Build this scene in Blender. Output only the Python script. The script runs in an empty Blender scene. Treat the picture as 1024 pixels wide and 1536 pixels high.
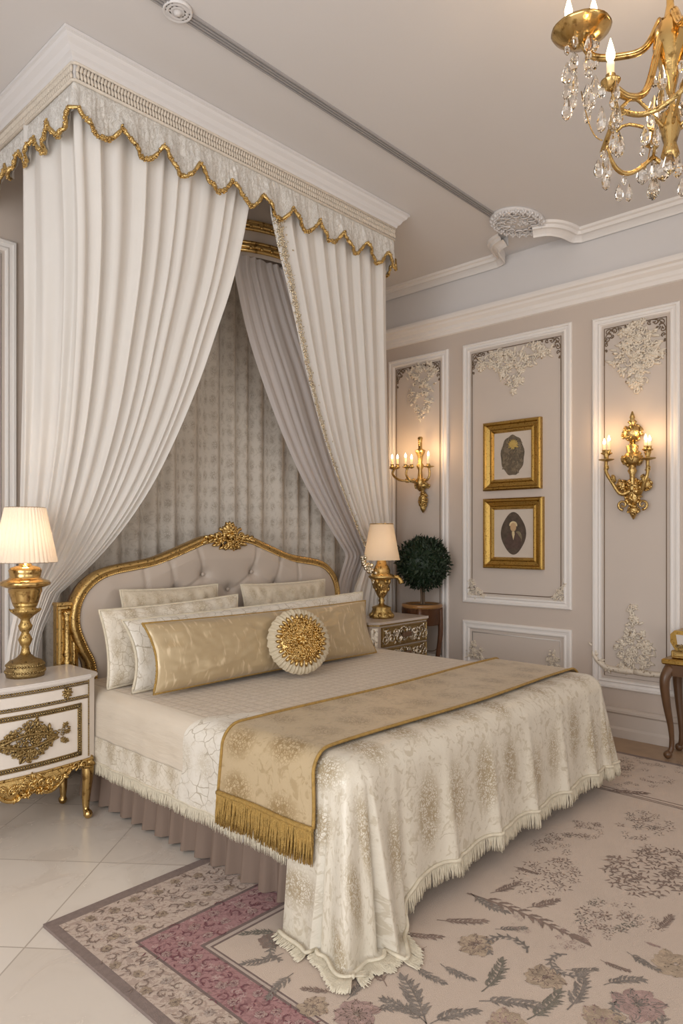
import bpy, math, random
from mathutils import Vector, Matrix, noise as mnoise
R_ = random.Random(7)
pi = math.pi
scene = bpy.context.scene
COL = scene.collection

# ------------------------------------------------------------------ measuring
FPX, CXP, HOR, CAMH = 1040.0, 512.0, 805.0, 1.4
TH = math.radians(42.95)
FX, FY = math.cos(TH), math.sin(TH)
RX, RY = math.sin(TH), -math.cos(TH)
def P(px, py, X=None, Y=None, Z=None):
    """world point seen at photo pixel on a real plane of the room"""
    k = (px - CXP) / FPX
    dx, dy = FX + k * RX, FY + k * RY
    dz = -(py - HOR) / FPX
    if X is not None: t = X / dx
    elif Y is not None: t = Y / dy
    else: t = (Z - CAMH) / dz
    return Vector((t * dx, t * dy, CAMH + t * dz))

XW, YW, ZC = 4.86, 4.06, 3.60      # right wall, headboard wall, ceiling
XL, YF = -1.7, -2.3                # unseen left and front wall

def lerp(a, b, t): return a + (b - a) * t
def clamp(x, a=0., b=1.): return max(a, min(b, x))
def sstep(a, b, x):
    t = clamp((x - a) / (b - a)); return t * t * (3 - 2 * t)
def catmull(pts, n):
    """resample a polyline of Vectors smoothly into n+1 points"""
    pts = [Vector(p) for p in pts]
    m = len(pts) - 1
    out = []
    for i in range(n + 1):
        t = i / n * m
        k = min(int(t), m - 1); f = t - k
        p1, p2 = pts[k], pts[k + 1]
        p0 = pts[k - 1] if k > 0 else p1 * 2 - p2
        p3 = pts[k + 2] if k + 2 <= m else p2 * 2 - p1
        out.append(0.5 * ((2 * p1) + (p2 - p0) * f + (2 * p0 - 5 * p1 + 4 * p2 - p3) * f * f + (3 * p1 - p0 - 3 * p2 + p3) * f ** 3))
    return out

# ------------------------------------------------------------------ materials
class NT:
    def __init__(s, name):
        s.m = bpy.data.materials.new(name); s.m.use_nodes = True
        s.t = s.m.node_tree; s.t.nodes.clear()
        s.out = s.t.nodes.new('ShaderNodeOutputMaterial')
    def n(s, typ, **kw):
        nd = s.t.nodes.new(typ)
        for k, v in kw.items(): setattr(nd, k, v)
        return nd
    def put(s, sock, v):
        if v is None: return
        if isinstance(v, bpy.types.NodeSocket): s.t.links.new(v, sock)
        else:
            if isinstance(v, (tuple, list)) and len(v) == 3 and sock.type == 'RGBA': v = (*v, 1)
            sock.default_value = v
    def coord(s, kind='Object'): return s.n('ShaderNodeTexCoord').outputs[kind]
    def mapping(s, vec, scale=(1, 1, 1), rot=(0, 0, 0), loc=(0, 0, 0)):
        nd = s.n('ShaderNodeMapping'); s.put(nd.inputs['Vector'], vec)
        nd.inputs['Scale'].default_value = scale; nd.inputs['Rotation'].default_value = rot; nd.inputs['Location'].default_value = loc
        return nd.outputs[0]
    def noise(s, vec, scale, detail=3, rough=.55, dist=0.):
        nd = s.n('ShaderNodeTexNoise'); s.put(nd.inputs['Vector'], vec)
        nd.inputs['Scale'].default_value = scale; nd.inputs['Detail'].default_value = detail
        nd.inputs['Roughness'].default_value = rough; nd.inputs['Distortion'].default_value = dist
        return nd.outputs['Fac'], nd.outputs['Color']
    def vor(s, vec, scale, feature='F1', rnd=1.):
        nd = s.n('ShaderNodeTexVoronoi', feature=feature); s.put(nd.inputs['Vector'], vec)
        nd.inputs['Scale'].default_value = scale; nd.inputs['Randomness'].default_value = rnd
        return nd.outputs['Distance']
    def wave(s, vec, scale, dist=0., direction='X', detail=2, dscale=1.):
        nd = s.n('ShaderNodeTexWave', bands_direction=direction); s.put(nd.inputs['Vector'], vec)
        nd.inputs['Scale'].default_value = scale; nd.inputs['Distortion'].default_value = dist
        nd.inputs['Detail'].default_value = detail; nd.inputs['Detail Scale'].default_value = dscale
        return nd.outputs['Fac']
    def ma(s, op, a, b=None, c=None):
        nd = s.n('ShaderNodeMath', operation=op)
        for i, v in enumerate((a, b, c)): s.put(nd.inputs[i], v)
        return nd.outputs[0]
    def mix(s, f, a, b):
        nd = s.n('ShaderNodeMix', data_type='RGBA'); s.put(nd.inputs[0], f); s.put(nd.inputs[6], a); s.put(nd.inputs[7], b)
        return nd.outputs[2]
    def ramp(s, f, stops):
        nd = s.n('ShaderNodeMapRange', interpolation_type='SMOOTHSTEP'); s.put(nd.inputs[0], f)
        nd.inputs[1].default_value = stops[0]; nd.inputs[2].default_value = stops[1]
        nd.inputs[3].default_value = 0; nd.inputs[4].default_value = 1
        return nd.outputs[0]
    def warp(s, vec, scale, amt):
        c = s.noise(vec, scale, 2)[1]
        v = s.n('ShaderNodeVectorMath', operation='MULTIPLY_ADD')
        s.put(v.inputs[0], c); v.inputs[1].default_value = (amt, amt, amt); s.put(v.inputs[2], vec)
        return v.outputs[0]
    def bump(s, h, strength=.3, dist=.01):
        nd = s.n('ShaderNodeBump'); nd.inputs['Strength'].default_value = strength; nd.inputs['Distance'].default_value = dist
        s.put(nd.inputs['Height'], h); return nd.outputs[0]
    def bsdf(s, col, rough=.5, metal=0., normal=None, **kw):
        b = s.n('ShaderNodeBsdfPrincipled')
        s.put(b.inputs['Base Color'], col); s.put(b.inputs['Roughness'], rough); s.put(b.inputs['Metallic'], metal)
        if normal is not None: s.put(b.inputs['Normal'], normal)
        for k, v in kw.items(): s.put(b.inputs[k.replace('_', ' ')], v)
        return b.outputs[0]
    def done(s, sh):
        s.t.links.new(sh, s.out.inputs['Surface']); return s.m

def m_plain(name, col, rough=.5, metal=0., bs=0, bstr=.2, var=.06, vs=6, **kw):
    t = NT(name); v = t.coord()
    f = t.noise(v, vs, 3)[0]
    c2 = tuple(clamp(c * (1 - var * 2)) for c in col); c1 = tuple(clamp(c * (1 + var)) for c in col)
    c = t.mix(f, c2, c1)
    nm = t.bump(t.noise(v, bs, 4)[0], bstr, .01) if bs else None
    return t.done(t.bsdf(c, rough, metal, nm, **kw))

def m_gold(name, col=(.60, .415, .165), dark=(.13, .07, .02), rough=.27, bs=130, bstr=.45, amt=.65):
    t = NT(name); v = t.coord()
    f = t.noise(v, bs * .6, 4)[0]
    c = t.mix(t.ramp(f, (.62 - amt * .3, .34)), col, dark)
    nm = t.bump(t.noise(v, bs, 3, dist=.6)[0], bstr, .006)
    return t.done(t.bsdf(c, rough, 1., nm))

def m_cloth(name, col, col2=None, trans=.25, rough=.9, ws=900, tint=None):
    t = NT(name); v = t.coord()
    c = t.mix(t.noise(v, 5, 2)[0], col, col2 or tuple(x * .93 for x in col))
    nm = t.bump(t.noise(v, ws, 1)[0], .06, .002)
    d = t.n('ShaderNodeBsdfDiffuse'); t.put(d.inputs['Color'], c); t.put(d.inputs['Normal'], nm)
    tr = t.n('ShaderNodeBsdfTranslucent'); t.put(tr.inputs['Color'], tint or c)
    mx = t.n('ShaderNodeMixShader'); mx.inputs[0].default_value = trans
    t.t.links.new(d.outputs[0], mx.inputs[1]); t.t.links.new(tr.outputs[0], mx.inputs[2])
    return t.done(mx.outputs[0])

def m_emit(name, col, st):
    t = NT(name); e = t.n('ShaderNodeEmission'); t.put(e.inputs[0], col); e.inputs[1].default_value = st
    return t.done(e.outputs[0])

M = {}
M['wall'] = m_plain('wall_paint', (.57, .485, .42), .75, bs=60, bstr=.04, var=.02, vs=1.5)
M['panel'] = m_plain('panel_paint', (.585, .51, .45), .7, bs=60, bstr=.03, var=.02, vs=1.5)
M['ceil'] = m_plain('ceiling_paint', (.69, .665, .655), .8, bs=50, bstr=.03, var=.015, vs=1)
M['trim'] = m_plain('white_trim_paint', (.80, .76, .725), .45, var=.02)
M['trimline'] = m_plain('bronze_line', (.20, .14, .09), .45, .4)
M['gold'] = m_gold('gilt_metal')
M['gold_smooth'] = m_gold('polished_gilt', (.62, .425, .17), (.30, .18, .06), .2, 60, .12, .5)
M['gold_dark'] = m_gold('antique_gilt', (.50, .34, .125), (.09, .052, .018), .32, 110, .55, .85)
M['gold_frame'] = m_gold('gilt_frame_wood', (.50, .32, .09), (.22, .115, .025), .3, 150, .15, .6)
M['brass_dark'] = m_gold('old_brass', (.34, .24, .105), (.06, .04, .02), .4, 120, .6, .8)
M['plaster_gilt'] = m_gold('champagne_gilt_plaster', (.74, .66, .55), (.30, .22, .14), .5, 80, .5, .7)  # pale highlights and brown crevice shadow are mixed into this colour by noise
M['plaster_gilt'].node_tree.nodes['Principled BSDF'].inputs['Metallic'].default_value = .12
M['curtain'] = m_cloth('white_curtain', (.90, .87, .83), (.86, .825, .78), .3)
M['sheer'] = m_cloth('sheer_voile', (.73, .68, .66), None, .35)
M['ivory'] = m_plain('ivory_lacquer', (.76, .685, .61), .3, var=.02)
M['marbletop'] = m_plain('ivory_top', (.72, .66, .61), .22, var=.04, vs=9)
M['taupe'] = m_cloth('taupe_skirt', (.26, .19, .15), None, .08)
M['candle'] = m_plain('candle_sleeve', (.85, .72, .48), .4, Emission_Color=(1, .62, .25, 1), Emission_Strength=.35)
M['flame'] = m_emit('candle_flame', (1, .72, .36), 18)
M['leaf'] = m_plain('boxwood_leaf', (.014, .034, .012), .55, var=.35, vs=25)
M['bark'] = m_plain('bark', (.13, .085, .05), .8, bs=40, bstr=.5)
M['wood'] = m_plain('mahogany', (.11, .045, .02), .3, bs=30, bstr=.1, var=.25, vs=14)
M['chairwood'] = m_plain('walnut', (.13, .065, .03), .35, var=.2, vs=12)
M['rope'] = m_plain('cream_fringe', (.74, .66, .51), .7, bs=250, bstr=.5, var=.12, vs=40)
M['ropegold'] = m_plain('gold_fringe', (.50, .31, .085), .45, .35, bs=250, bstr=.6, var=.25, vs=60)
def _glass():
    t = NT('crystal'); g = t.n('ShaderNodeBsdfGlass'); g.inputs['IOR'].default_value = 1.5; g.inputs['Roughness'].default_value = .02
    g.inputs['Color'].default_value = (1, .985, .96, 1); return t.done(g.outputs[0])
M['crystal'] = _glass()

def m_damask(name, base, motif, scale=1., satin=.38, sheen=.3, cluster=.30, strength=1., vein=None, metal=0., coordk='UV', motif2=None, asp=.72, crk=.0, vsc=20):
    """woven damask: floral bunches on a repeat plus fine leafy ground, relief in the weave"""
    t = NT(name); uv = t.coord(coordk)
    w = t.warp(uv, 9, .03)
    d = t.vor(t.mapping(w, (1 / cluster, 1 / cluster * asp, 1)), 1., 'F1', .25)
    m1 = t.ramp(d, (.46, .18))
    fine = t.noise(t.warp(uv, 30, .02), 34 * scale, 3, .6, 1.2)[0]
    petals = t.ramp(t.vor(t.warp(uv, 45, .012), 62 * scale, 'DISTANCE_TO_EDGE'), (.16, .03))
    m = t.ma('MULTIPLY', m1, t.ma('MAXIMUM', t.ramp(fine, (.47, .58)), petals))
    ground = t.ma('MULTIPLY', t.ramp(t.noise(t.warp(uv, 14, .05), 16 * scale, 4, .6, 1.5)[0], (.52, .62)), .45)
    mm = t.ma('MULTIPLY', t.ma('MAXIMUM', m, ground), strength)
    c = t.mix(mm, base, motif)
    if vein:
        ve = t.ramp(t.vor(t.warp(uv, 12, .06), vsc, 'DISTANCE_TO_EDGE'), (.05, .012))
        br = t.ramp(t.noise(uv, 6, 2)[0], (.35, .6))
        c = t.mix(t.ma('MULTIPLY', t.ma('MULTIPLY', ve, br), .75), c, vein)
    h = t.ma('ADD', mm, t.ma('MULTIPLY', t.noise(uv, 420, 2)[0], .25))
    if crk: h = t.ma('ADD', h, t.ma('MULTIPLY', t.noise(t.warp(uv, 6, .1), 17, 4, .65, 1.)[0], crk))
    return t.done(t.bsdf(c, satin, metal, t.bump(h, .22, .004), Sheen_Weight=sheen, Sheen_Roughness=.4))
M['throw'] = m_damask('ivory_gold_damask', (.66, .60, .495), (.33, .25, .14), 1.3, .25, .15, .21, .85, asp=.5, crk=4.)
M['lace'] = m_damask('ivory_lace_brocade', (.72, .655, .55), (.45, .36, .23), 2., .5, .2, .13, .8, (.40, .32, .21), vsc=26)
M['veinlace'] = m_damask('silver_vein_brocade', (.75, .70, .615), (.52, .44, .32), 1.6, .36, .2, .15, .6, (.33, .265, .175), crk=1.5, vsc=17)
M['runner'] = m_damask('gold_brocade', (.53, .41, .25), (.31, .21, .095), 1.1, .32, .2, .21, 1., None, .12, crk=4., asp=.8)
M['backdrop'] = m_damask('taupe_lace_drape', (.55, .50, .435), (.35, .30, .245), 1.5, .7, .1, .075, .9)
M['sham'] = m_damask('beige_brocade', (.60, .52, .40), (.40, .32, .21), 2.2, .5, .2, .10, .8)
def _satin():
    t = NT('champagne_satin'); uv = t.coord('UV')
    f = t.noise(t.mapping(uv, (1, 3, 1)), 4, 3)[0]
    c = t.mix(f, (.60, .51, .40), (.72, .64, .53))
    h = t.noise(t.mapping(uv, (1, 6, 1)), 5, 3)[0]
    return t.done(t.bsdf(c, .3, .0, t.bump(h, .25, .02), Sheen_Weight=.2))
M['satin'] = _satin()
def _quilt():
    t = NT('quilted_silk'); uv = t.coord('UV')
    w = t.warp(uv, 5, .02)
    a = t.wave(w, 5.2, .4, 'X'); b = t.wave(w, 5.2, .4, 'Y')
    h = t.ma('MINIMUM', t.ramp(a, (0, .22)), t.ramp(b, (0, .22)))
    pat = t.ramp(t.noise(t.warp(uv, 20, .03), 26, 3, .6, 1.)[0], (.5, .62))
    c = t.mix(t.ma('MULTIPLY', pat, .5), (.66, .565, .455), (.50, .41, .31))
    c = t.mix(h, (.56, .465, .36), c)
    return t.done(t.bsdf(c, .4, 0, t.bump(t.ma('ADD', h, t.ma('MULTIPLY', pat, .2)), .35, .008), Sheen_Weight=.2))
M['quilt'] = _quilt()
def _goldsatin():
    t = NT('gold_satin'); uv = t.coord('UV')
    sp = t.ramp(t.noise(t.mapping(t.warp(uv, 10, .02), (3, 1, 1)), 12, 2, .5, .3)[0], (.56, .70))
    c = t.mix(sp, (.45, .34, .195), (.62, .49, .31))
    h = t.noise(t.mapping(uv, (1.4, 1., 1)), 6, 2)[0]
    return t.done(t.bsdf(c, .3, .2, t.bump(h, .22, .02), Sheen_Weight=.2))
M['goldsatin'] = _goldsatin()
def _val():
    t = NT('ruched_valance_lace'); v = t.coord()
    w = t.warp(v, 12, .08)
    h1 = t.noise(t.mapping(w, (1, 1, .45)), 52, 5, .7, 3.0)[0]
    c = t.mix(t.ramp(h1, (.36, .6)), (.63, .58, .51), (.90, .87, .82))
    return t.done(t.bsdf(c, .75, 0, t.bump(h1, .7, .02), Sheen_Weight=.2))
M['valance'] = _val()
M['leather'] = m_plain('taupe_silk_upholstery', (.47, .395, .33), .42, bs=300, bstr=.08, var=.03, vs=3, Sheen_Weight=.3)
def _shade(name, col, em):
    t = NT(name); d = t.n('ShaderNodeBsdfDiffuse'); t.put(d.inputs[0], col)
    tr = t.n('ShaderNodeBsdfTranslucent'); t.put(tr.inputs[0], tuple(min(1, c * 1.05) for c in col))
    mx = t.n('ShaderNodeMixShader'); mx.inputs[0].default_value = em
    t.t.links.new(d.outputs[0], mx.inputs[1]); t.t.links.new(tr.outputs[0], mx.inputs[2]); return t.done(mx.outputs[0])
M['shade'] = _shade('pleated_shade', (.86, .78, .68), .28)
M['shade2'] = _shade('cream_shade', (.80, .68, .53), .3)
M['shadeline'] = m_plain('shade_binding', (.28, .19, .10), .6)
def _tile():
    t = NT('cream_marble_tiles'); v = t.coord()
    r = t.mapping(v, (1, 1, 1), (0, 0, math.radians(51)), (.31, .12, 0))
    b = t.n('ShaderNodeTexBrick', offset=0., squash=1.)
    t.put(b.inputs['Vector'], r)
    for k, val in (('Scale', 1.), ('Mortar Size', .0035), ('Mortar Smooth', .3), ('Brick Width', .62), ('Row Height', .62), ('Bias', 0.)): b.inputs[k].default_value = val
    b.inputs['Color1'].default_value = (.66, .59, .515, 1); b.inputs['Color2'].default_value = (.74, .675, .60, 1); b.inputs['Mortar'].default_value = (.47, .41, .35, 1)
    ve = t.noise(t.warp(v, 1.5, .5), 3.2, 6, .6, 1.)[0]
    c = t.mix(t.ma('MULTIPLY', t.ramp(ve, (.48, .66)), .35), b.outputs['Color'], (.54, .46, .385))
    return t.done(t.bsdf(c, t.ma('ADD', .16, t.ma('MULTIPLY', ve, .2)), 0, t.bump(b.outputs['Fac'], -.15, .003)))
M['tile'] = _tile()
M['floorstrip'] = m_plain('tan_floor_boards', (.40, .27, .17), .4, bs=12, bstr=.1, var=.15, vs=9)
def _rug(name, base, p1, p2, sc=1., pile=.5, amt=.8):
    t = NT(name); v = t.coord()
    w = t.warp(v, 7 * sc, .05)
    ring = t.wave(w, 5 * sc, 9, 'DIAGONAL', 3, 1.6 * sc)
    sw = t.ramp(ring, (.62, .8))
    fl = t.ramp(t.vor(t.warp(v, 20 * sc, .03), 9 * sc, 'F1'), (.36, .2))
    pet = t.ramp(t.vor(t.warp(v, 30, .02), 32 * sc, 'DISTANCE_TO_EDGE'), (.2, .04))
    c = t.mix(t.ma('MULTIPLY', sw, amt), base, p1)
    c = t.mix(t.ma('MULTIPLY', t.ma('MULTIPLY', fl, pet), amt), c, p2)
    wear = t.noise(v, 5, 4, .65)[0]
    c = t.mix(t.ma('MULTIPLY', t.ramp(wear, (.4, .7)), .35), c, base)
    nm = t.bump(t.noise(v, 400, 2)[0], pile, .004)
    return t.done(t.bsdf(c, .95, 0, nm, Sheen_Weight=.15))
M['rug_edge'] = m_plain('rug_binding', (.27, .205, .18), .95, bs=400, bstr=.5, var=.15, vs=60)
M['rug_border'] = _rug('rug_tan_border', (.52, .41, .335), (.36, .26, .21), (.60, .50, .40), 2.4)
M['rug_red'] = _rug('rug_rose_border', (.36, .185, .18), (.24, .105, .105), (.50, .36, .32), 2.6)
M['rug_line'] = m_plain('rug_dark_line', (.21, .15, .135), .95, bs=400, bstr=.5)
M['rug_line2'] = m_plain('rug_pale_line', (.52, .42, .36), .95, bs=400, bstr=.5)
M['rug_field'] = m_plain('rug_field', (.585, .465, .375), .95, bs=400, bstr=.45, var=.07, vs=3, Sheen_Weight=.15)
for k, c in (('mo_grey', (.27, .23, .20)), ('mo_taupe', (.30, .215, .175)), ('mo_pink', (.46, .315, .28)), ('mo_ochre', (.50, .385, .28)), ('mo_olive', (.23, .205, .165))):
    M[k] = m_plain('rug_' + k, c, .95, bs=400, bstr=.4, var=.3, vs=40)

# ------------------------------------------------------------------ mesh building
class MB:
    def __init__(s): s.v = []; s.f = []; s.mi = []; s.uv = {}; s.flat = set()
    def add(s, vs, fs, mi=0, uvs=None, flat=False):
        o = len(s.v); s.v.extend([tuple(p) for p in vs])
        for k, f in enumerate(fs):
            if flat: s.flat.add(len(s.f))
            s.f.append(tuple(i + o for i in f)); s.mi.append(mi)
        if uvs:
            for i, u in enumerate(uvs): s.uv[o + i] = u
    def box(s, a, b, mi=0, rot=None, bev=0.):
        x0, y0, z0 = a; x1, y1, z1 = b
        if bev > 0:                       # chamfered box: 24 corner points
            vs = []; e = bev
            for x, sx in ((x0, 1), (x1, -1)):
                for y, sy in ((y0, 1), (y1, -1)):
                    for z, sz in ((z0, 1), (z1, -1)):
                        vs += [(x, y + e * sy, z + e * sz), (x + e * sx, y, z + e * sz), (x + e * sx, y + e * sy, z)]
            id_ = lambda i, j, k, a_: (i * 4 + j * 2 + k) * 3 + a_
            fs = []
            for i in (0, 1):
                q = [id_(i, 0, 0, 0), id_(i, 0, 1, 0), id_(i, 1, 1, 0), id_(i, 1, 0, 0)]; fs.append(q if i == 0 else q[::-1])
                q = [id_(0, i, 0, 1), id_(1, i, 0, 1), id_(1, i, 1, 1), id_(0, i, 1, 1)]; fs.append(q if i == 0 else q[::-1])
                q = [id_(0, 0, i, 2), id_(0, 1, i, 2), id_(1, 1, i, 2), id_(1, 0, i, 2)]; fs.append(q if i == 0 else q[::-1])
            for j in (0, 1):
                for k in (0, 1):
                    fs.append([id_(0, j, k, 1), id_(1, j, k, 1), id_(1, j, k, 2), id_(0, j, k, 2)])
                    fs.append([id_(j, 0, k, 0), id_(j, 1, k, 0), id_(j, 1, k, 2), id_(j, 0, k, 2)])
                    fs.append([id_(j, k, 0, 0), id_(j, k, 1, 0), id_(j, k, 1, 1), id_(j, k, 0, 1)])
                    for i in (0, 1): fs.append([id_(i, j, k, 0), id_(i, j, k, 1), id_(i, j, k, 2)])
            s.add(vs, fs, mi, flat=True); s.fix = True
        else:
            vs = [(x, y, z) for x in (x0, x1) for y in (y0, y1) for z in (z0, z1)]
            s.add(vs, [(0, 1, 3, 2), (4, 6, 7, 5), (0, 4, 5, 1), (2, 3, 7, 6), (0, 2, 6, 4), (1, 5, 7, 3)], mi, flat=True)
    def grid(s, fn, nu, nv, mi=0, cu=False, uvf=None):
        vs, uvs = [], []
        mu = nu if cu else nu + 1
        for j in range(nv + 1):
            for i in range(mu):
                vs.append(fn(i / nu, j / nv)); uvs.append(uvf(i / nu, j / nv) if uvf else (i / nu, j / nv))
        fs = []
        for j in range(nv):
            for i in range(nu):
                i2 = (i + 1) % mu if cu else i + 1
                fs.append((j * mu + i, j * mu + i2, (j + 1) * mu + i2, (j + 1) * mu + i))
        s.add(vs, fs, mi, uvs)
    def tube(s, pts, r, n=8, closed=False, mi=0, cap=True):
        pts = [Vector(p) for p in pts]; m = len(pts)
        rr = r if isinstance(r, (list, tuple)) else [r] * m
        up = None; rings = []
        for i in range(m):
            if closed: d = pts[(i + 1) % m] - pts[i - 1]
            else: d = pts[min(i + 1, m - 1)] - pts[max(i - 1, 0)]
            if d.length < 1e-9: d = Vector((0, 0, 1))
            d.normalize()
            if up is None:
                up = Vector((0, 0, 1)) if abs(d.z) < .9 else Vector((1, 0, 0))
            a = up - d * up.dot(d)
            if a.length < 1e-6: a = d.orthogonal()
            a.normalize(); b = d.cross(a); up = a
            rings.append([pts[i] + (a * math.cos(2 * pi * k / n) + b * math.sin(2 * pi * k / n)) * rr[i] for k in range(n)])
        vs = [p for rg in rings for p in rg]; fs = []
        for i in range(m if closed else m - 1):
            i2 = (i + 1) % m
            for k in range(n): fs.append((i * n + k, i * n + (k + 1) % n, i2 * n + (k + 1) % n, i2 * n + k))
        if cap and not closed:
            fs.append(tuple(range(n))[::-1]); fs.append(tuple((m - 1) * n + k for k in range(n)))
        s.add(vs, fs, mi)
    def lathe(s, prof, c=(0, 0, 0), n=24, mi=0, mod=None, sy=1.):
        vs = []; fs = []; m = len(prof)
        for j, (r, z) in enumerate(prof):
            for k in range(n):
                a = 2 * pi * k / n; q = r * (mod(a, z, j) if mod else 1.)
                vs.append((c[0] + q * math.cos(a), c[1] + q * sy * math.sin(a), c[2] + z))
        for j in range(m - 1):
            for k in range(n): fs.append((j * n + k, j * n + (k + 1) % n, (j + 1) * n + (k + 1) % n, (j + 1) * n + k))
        fs.append(tuple(range(n))[::-1]); fs.append(tuple((m - 1) * n + k for k in range(n)))
        s.add(vs, fs, mi)
    def blob(s, c, ax, n=6, m=4, mi=0):
        """ellipsoid with three axis vectors"""
        c = Vector(c); a, b, d = [Vector(q) for q in ax]
        vs = [c + d]; fs = []
        for j in range(1, m):
            p = pi * j / m
            for k in range(n):
                t = 2 * pi * k / n
                vs.append(c + (a * math.cos(t) + b * math.sin(t)) * math.sin(p) + d * math.cos(p))
        vs.append(c - d); L = len(vs) - 1
        for k in range(n):
            fs.append((0, 1 + k, 1 + (k + 1) % n)); fs.append((L, L - n + (k + 1) % n, L - n + k))
        for j in range(m - 2):
            for k in range(n): fs.append((1 + j * n + k, 1 + (j + 1) * n + k, 1 + (j + 1) * n + (k + 1) % n, 1 + j * n + (k + 1) % n))
        s.add(vs, fs, mi)
    def ball(s, c, r, n=8, m=5, mi=0): s.blob(c, ((r, 0, 0), (0, r, 0), (0, 0, r)), n, m, mi)
    def prism(s, outline, d0, d1, mp, mi=0, flat=True):
        n = len(outline)
        vs = [mp(a, b, d0) for a, b in outline] + [mp(a, b, d1) for a, b in outline]
        fs = [tuple(range(n))[::-1], tuple(range(n, 2 * n))] + [(i, (i + 1) % n, n + (i + 1) % n, n + i) for i in range(n)]
        s.add(vs, fs, mi, flat=flat)
    def frame(s, a0, a1, b0, b1, prof, mp, mi=0):
        """mitred moulding round a rectangle: prof = (inset, height)"""
        m = len(prof); vs = []; fs = []
        for (sa, sb) in ((0, 0), (1, 0), (1, 1), (0, 1)):
            for (i, h) in prof:
                vs.append(mp((a0 + i) if sa == 0 else (a1 - i), (b0 + i) if sb == 0 else (b1 - i), h))
        for c in range(4):
            d = (c + 1) % 4
            for k in range(m - 1): fs.append((c * m + k, d * m + k, d * m + k + 1, c * m + k + 1))
        s.add(vs, fs, mi, flat=True)
    def build(s, name, mat, parent=None, smooth=True, origin=None, fix=True):
        me = bpy.data.meshes.new(name)
        org = Vector(origin) if origin else (Vector(parent['_o']) if parent is not None and '_o' in parent else None)
        if org is None:
            xs = [p[0] for p in s.v]; ys = [p[1] for p in s.v]; zs = [p[2] for p in s.v]
            org = Vector(((min(xs) + max(xs)) / 2, (min(ys) + max(ys)) / 2, min(zs)))
        me.from_pydata([(p[0] - org.x, p[1] - org.y, p[2] - org.z) for p in s.v], [], s.f)
        mats = mat if isinstance(mat, (list, tuple)) else [mat]
        for m_ in mats: me.materials.append(m_)
        me.polygons.foreach_set('material_index', s.mi)
        me.polygons.foreach_set('use_smooth', [smooth and (i not in s.flat) for i in range(len(s.f))])
        if s.uv:
            ul = me.uv_layers.new(name='UVMap'); lv = [0] * len(me.loops); me.loops.foreach_get('vertex_index', lv)
            fl = []
            for i in lv: fl += list(s.uv.get(i, (0, 0)))
            ul.data.foreach_set('uv', fl)
        if fix:
            import bmesh
            bm = bmesh.new(); bm.from_mesh(me); bmesh.ops.recalc_face_normals(bm, faces=bm.faces); bm.to_mesh(me); bm.free()
        me.update()
        o = bpy.data.objects.new(name, me); COL.objects.link(o)
        o['_o'] = tuple(org)
        if parent is not None: o.parent = parent
        else: o.location = org
        return o
def thing(name, label, cat, loc, group=None):
    o = bpy.data.objects.new(name, None); COL.objects.link(o); o.location = loc; o['_o'] = tuple(loc)
    o.empty_display_size = .05
    return tag(o, label, cat, group)
def tag(o, label, cat, group=None):
    o['label'] = label; o['category'] = cat
    if group: o['group'] = group
    return o
def struct(o): o['kind'] = 'structure'; return o

# relief ornament: petals, leaves and scrolls lying on a surface given by mp(a, b, h)
def petal(mb, mp, a, b, ang, L, W, H, mi=0):
    c = Vector(mp(a, b, H * .4)); ux = Vector(mp(a + math.cos(ang), b + math.sin(ang), H * .4)) - c; uy = Vector(mp(a - math.sin(ang), b + math.cos(ang), H * .4)) - c
    n = Vector(mp(a, b, 1 + H * .4)) - c
    mb.blob(c + ux * L * .4, (ux * L * .5, uy * W * .5, n * H), 6, 4, mi)
def scroll(mb, mp, a, b, ang, R0, turns, r, side=1, mi=0, n=18, h=.006):
    pts, rr = [], []
    for i in range(n + 1):
        t = i / n; q = R0 * (1 - t * .82); th = ang + side * turns * 2 * pi * t
        pts.append(mp(a + q * math.cos(th), b + q * math.sin(th), h)); rr.append(r * (1 - .5 * t))
    mb.tube(pts, rr, 5, mi=mi)
def rosette(mb, mp, a, b, R0, H, mi=0, n=6):
    for k in range(n): petal(mb, mp, a, b, 2 * pi * k / n, R0 * 1.5, R0 * .8, H, mi)
    petal(mb, mp, a - R0 * .16, b, 0, R0 * .7, R0 * .7, H * 1.6, mi)
def foliage_relief(mb, mp, inside, box, n, size, H, rnd, up=1, mi=0):
    """random leaves and rosettes inside a shape; leaves point away from the axis"""
    a0, a1, b0, b1 = box; k = 0; tries = 0
    while k < n and tries < n * 40:
        tries += 1
        a = rnd.uniform(a0, a1); b = rnd.uniform(b0, b1)
        if not inside(a, b): continue
        k += 1
        z = rnd.random()
        if z < .22: rosette(mb, mp, a, b, size * rnd.uniform(.45, .7), H, mi, 5)
        elif z < .4: scroll(mb, mp, a, b, rnd.uniform(0, 6.28), size * .7, 1.1, size * .16, rnd.choice((-1, 1)), mi, 9, H * .8)
        else:
            ang = math.atan2(b - (b0 + b1) / 2, a - (a0 + a1) / 2) + rnd.gauss(0, .7)
            petal(mb, mp, a, b, ang, size * rnd.uniform(.9, 1.7), size * rnd.uniform(.35, .6), H * rnd.uniform(.7, 1.2), mi)
MPR = lambda a, b, h: (XW - h, a, b)         # on the right wall: a = Y, b = Z
MPB = lambda a, b, h: (a, YW - h, b)         # on the headboard wall: a = X, b = Z
MPC = lambda a, b, h: (a, b, ZC - h)         # on the ceiling
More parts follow.
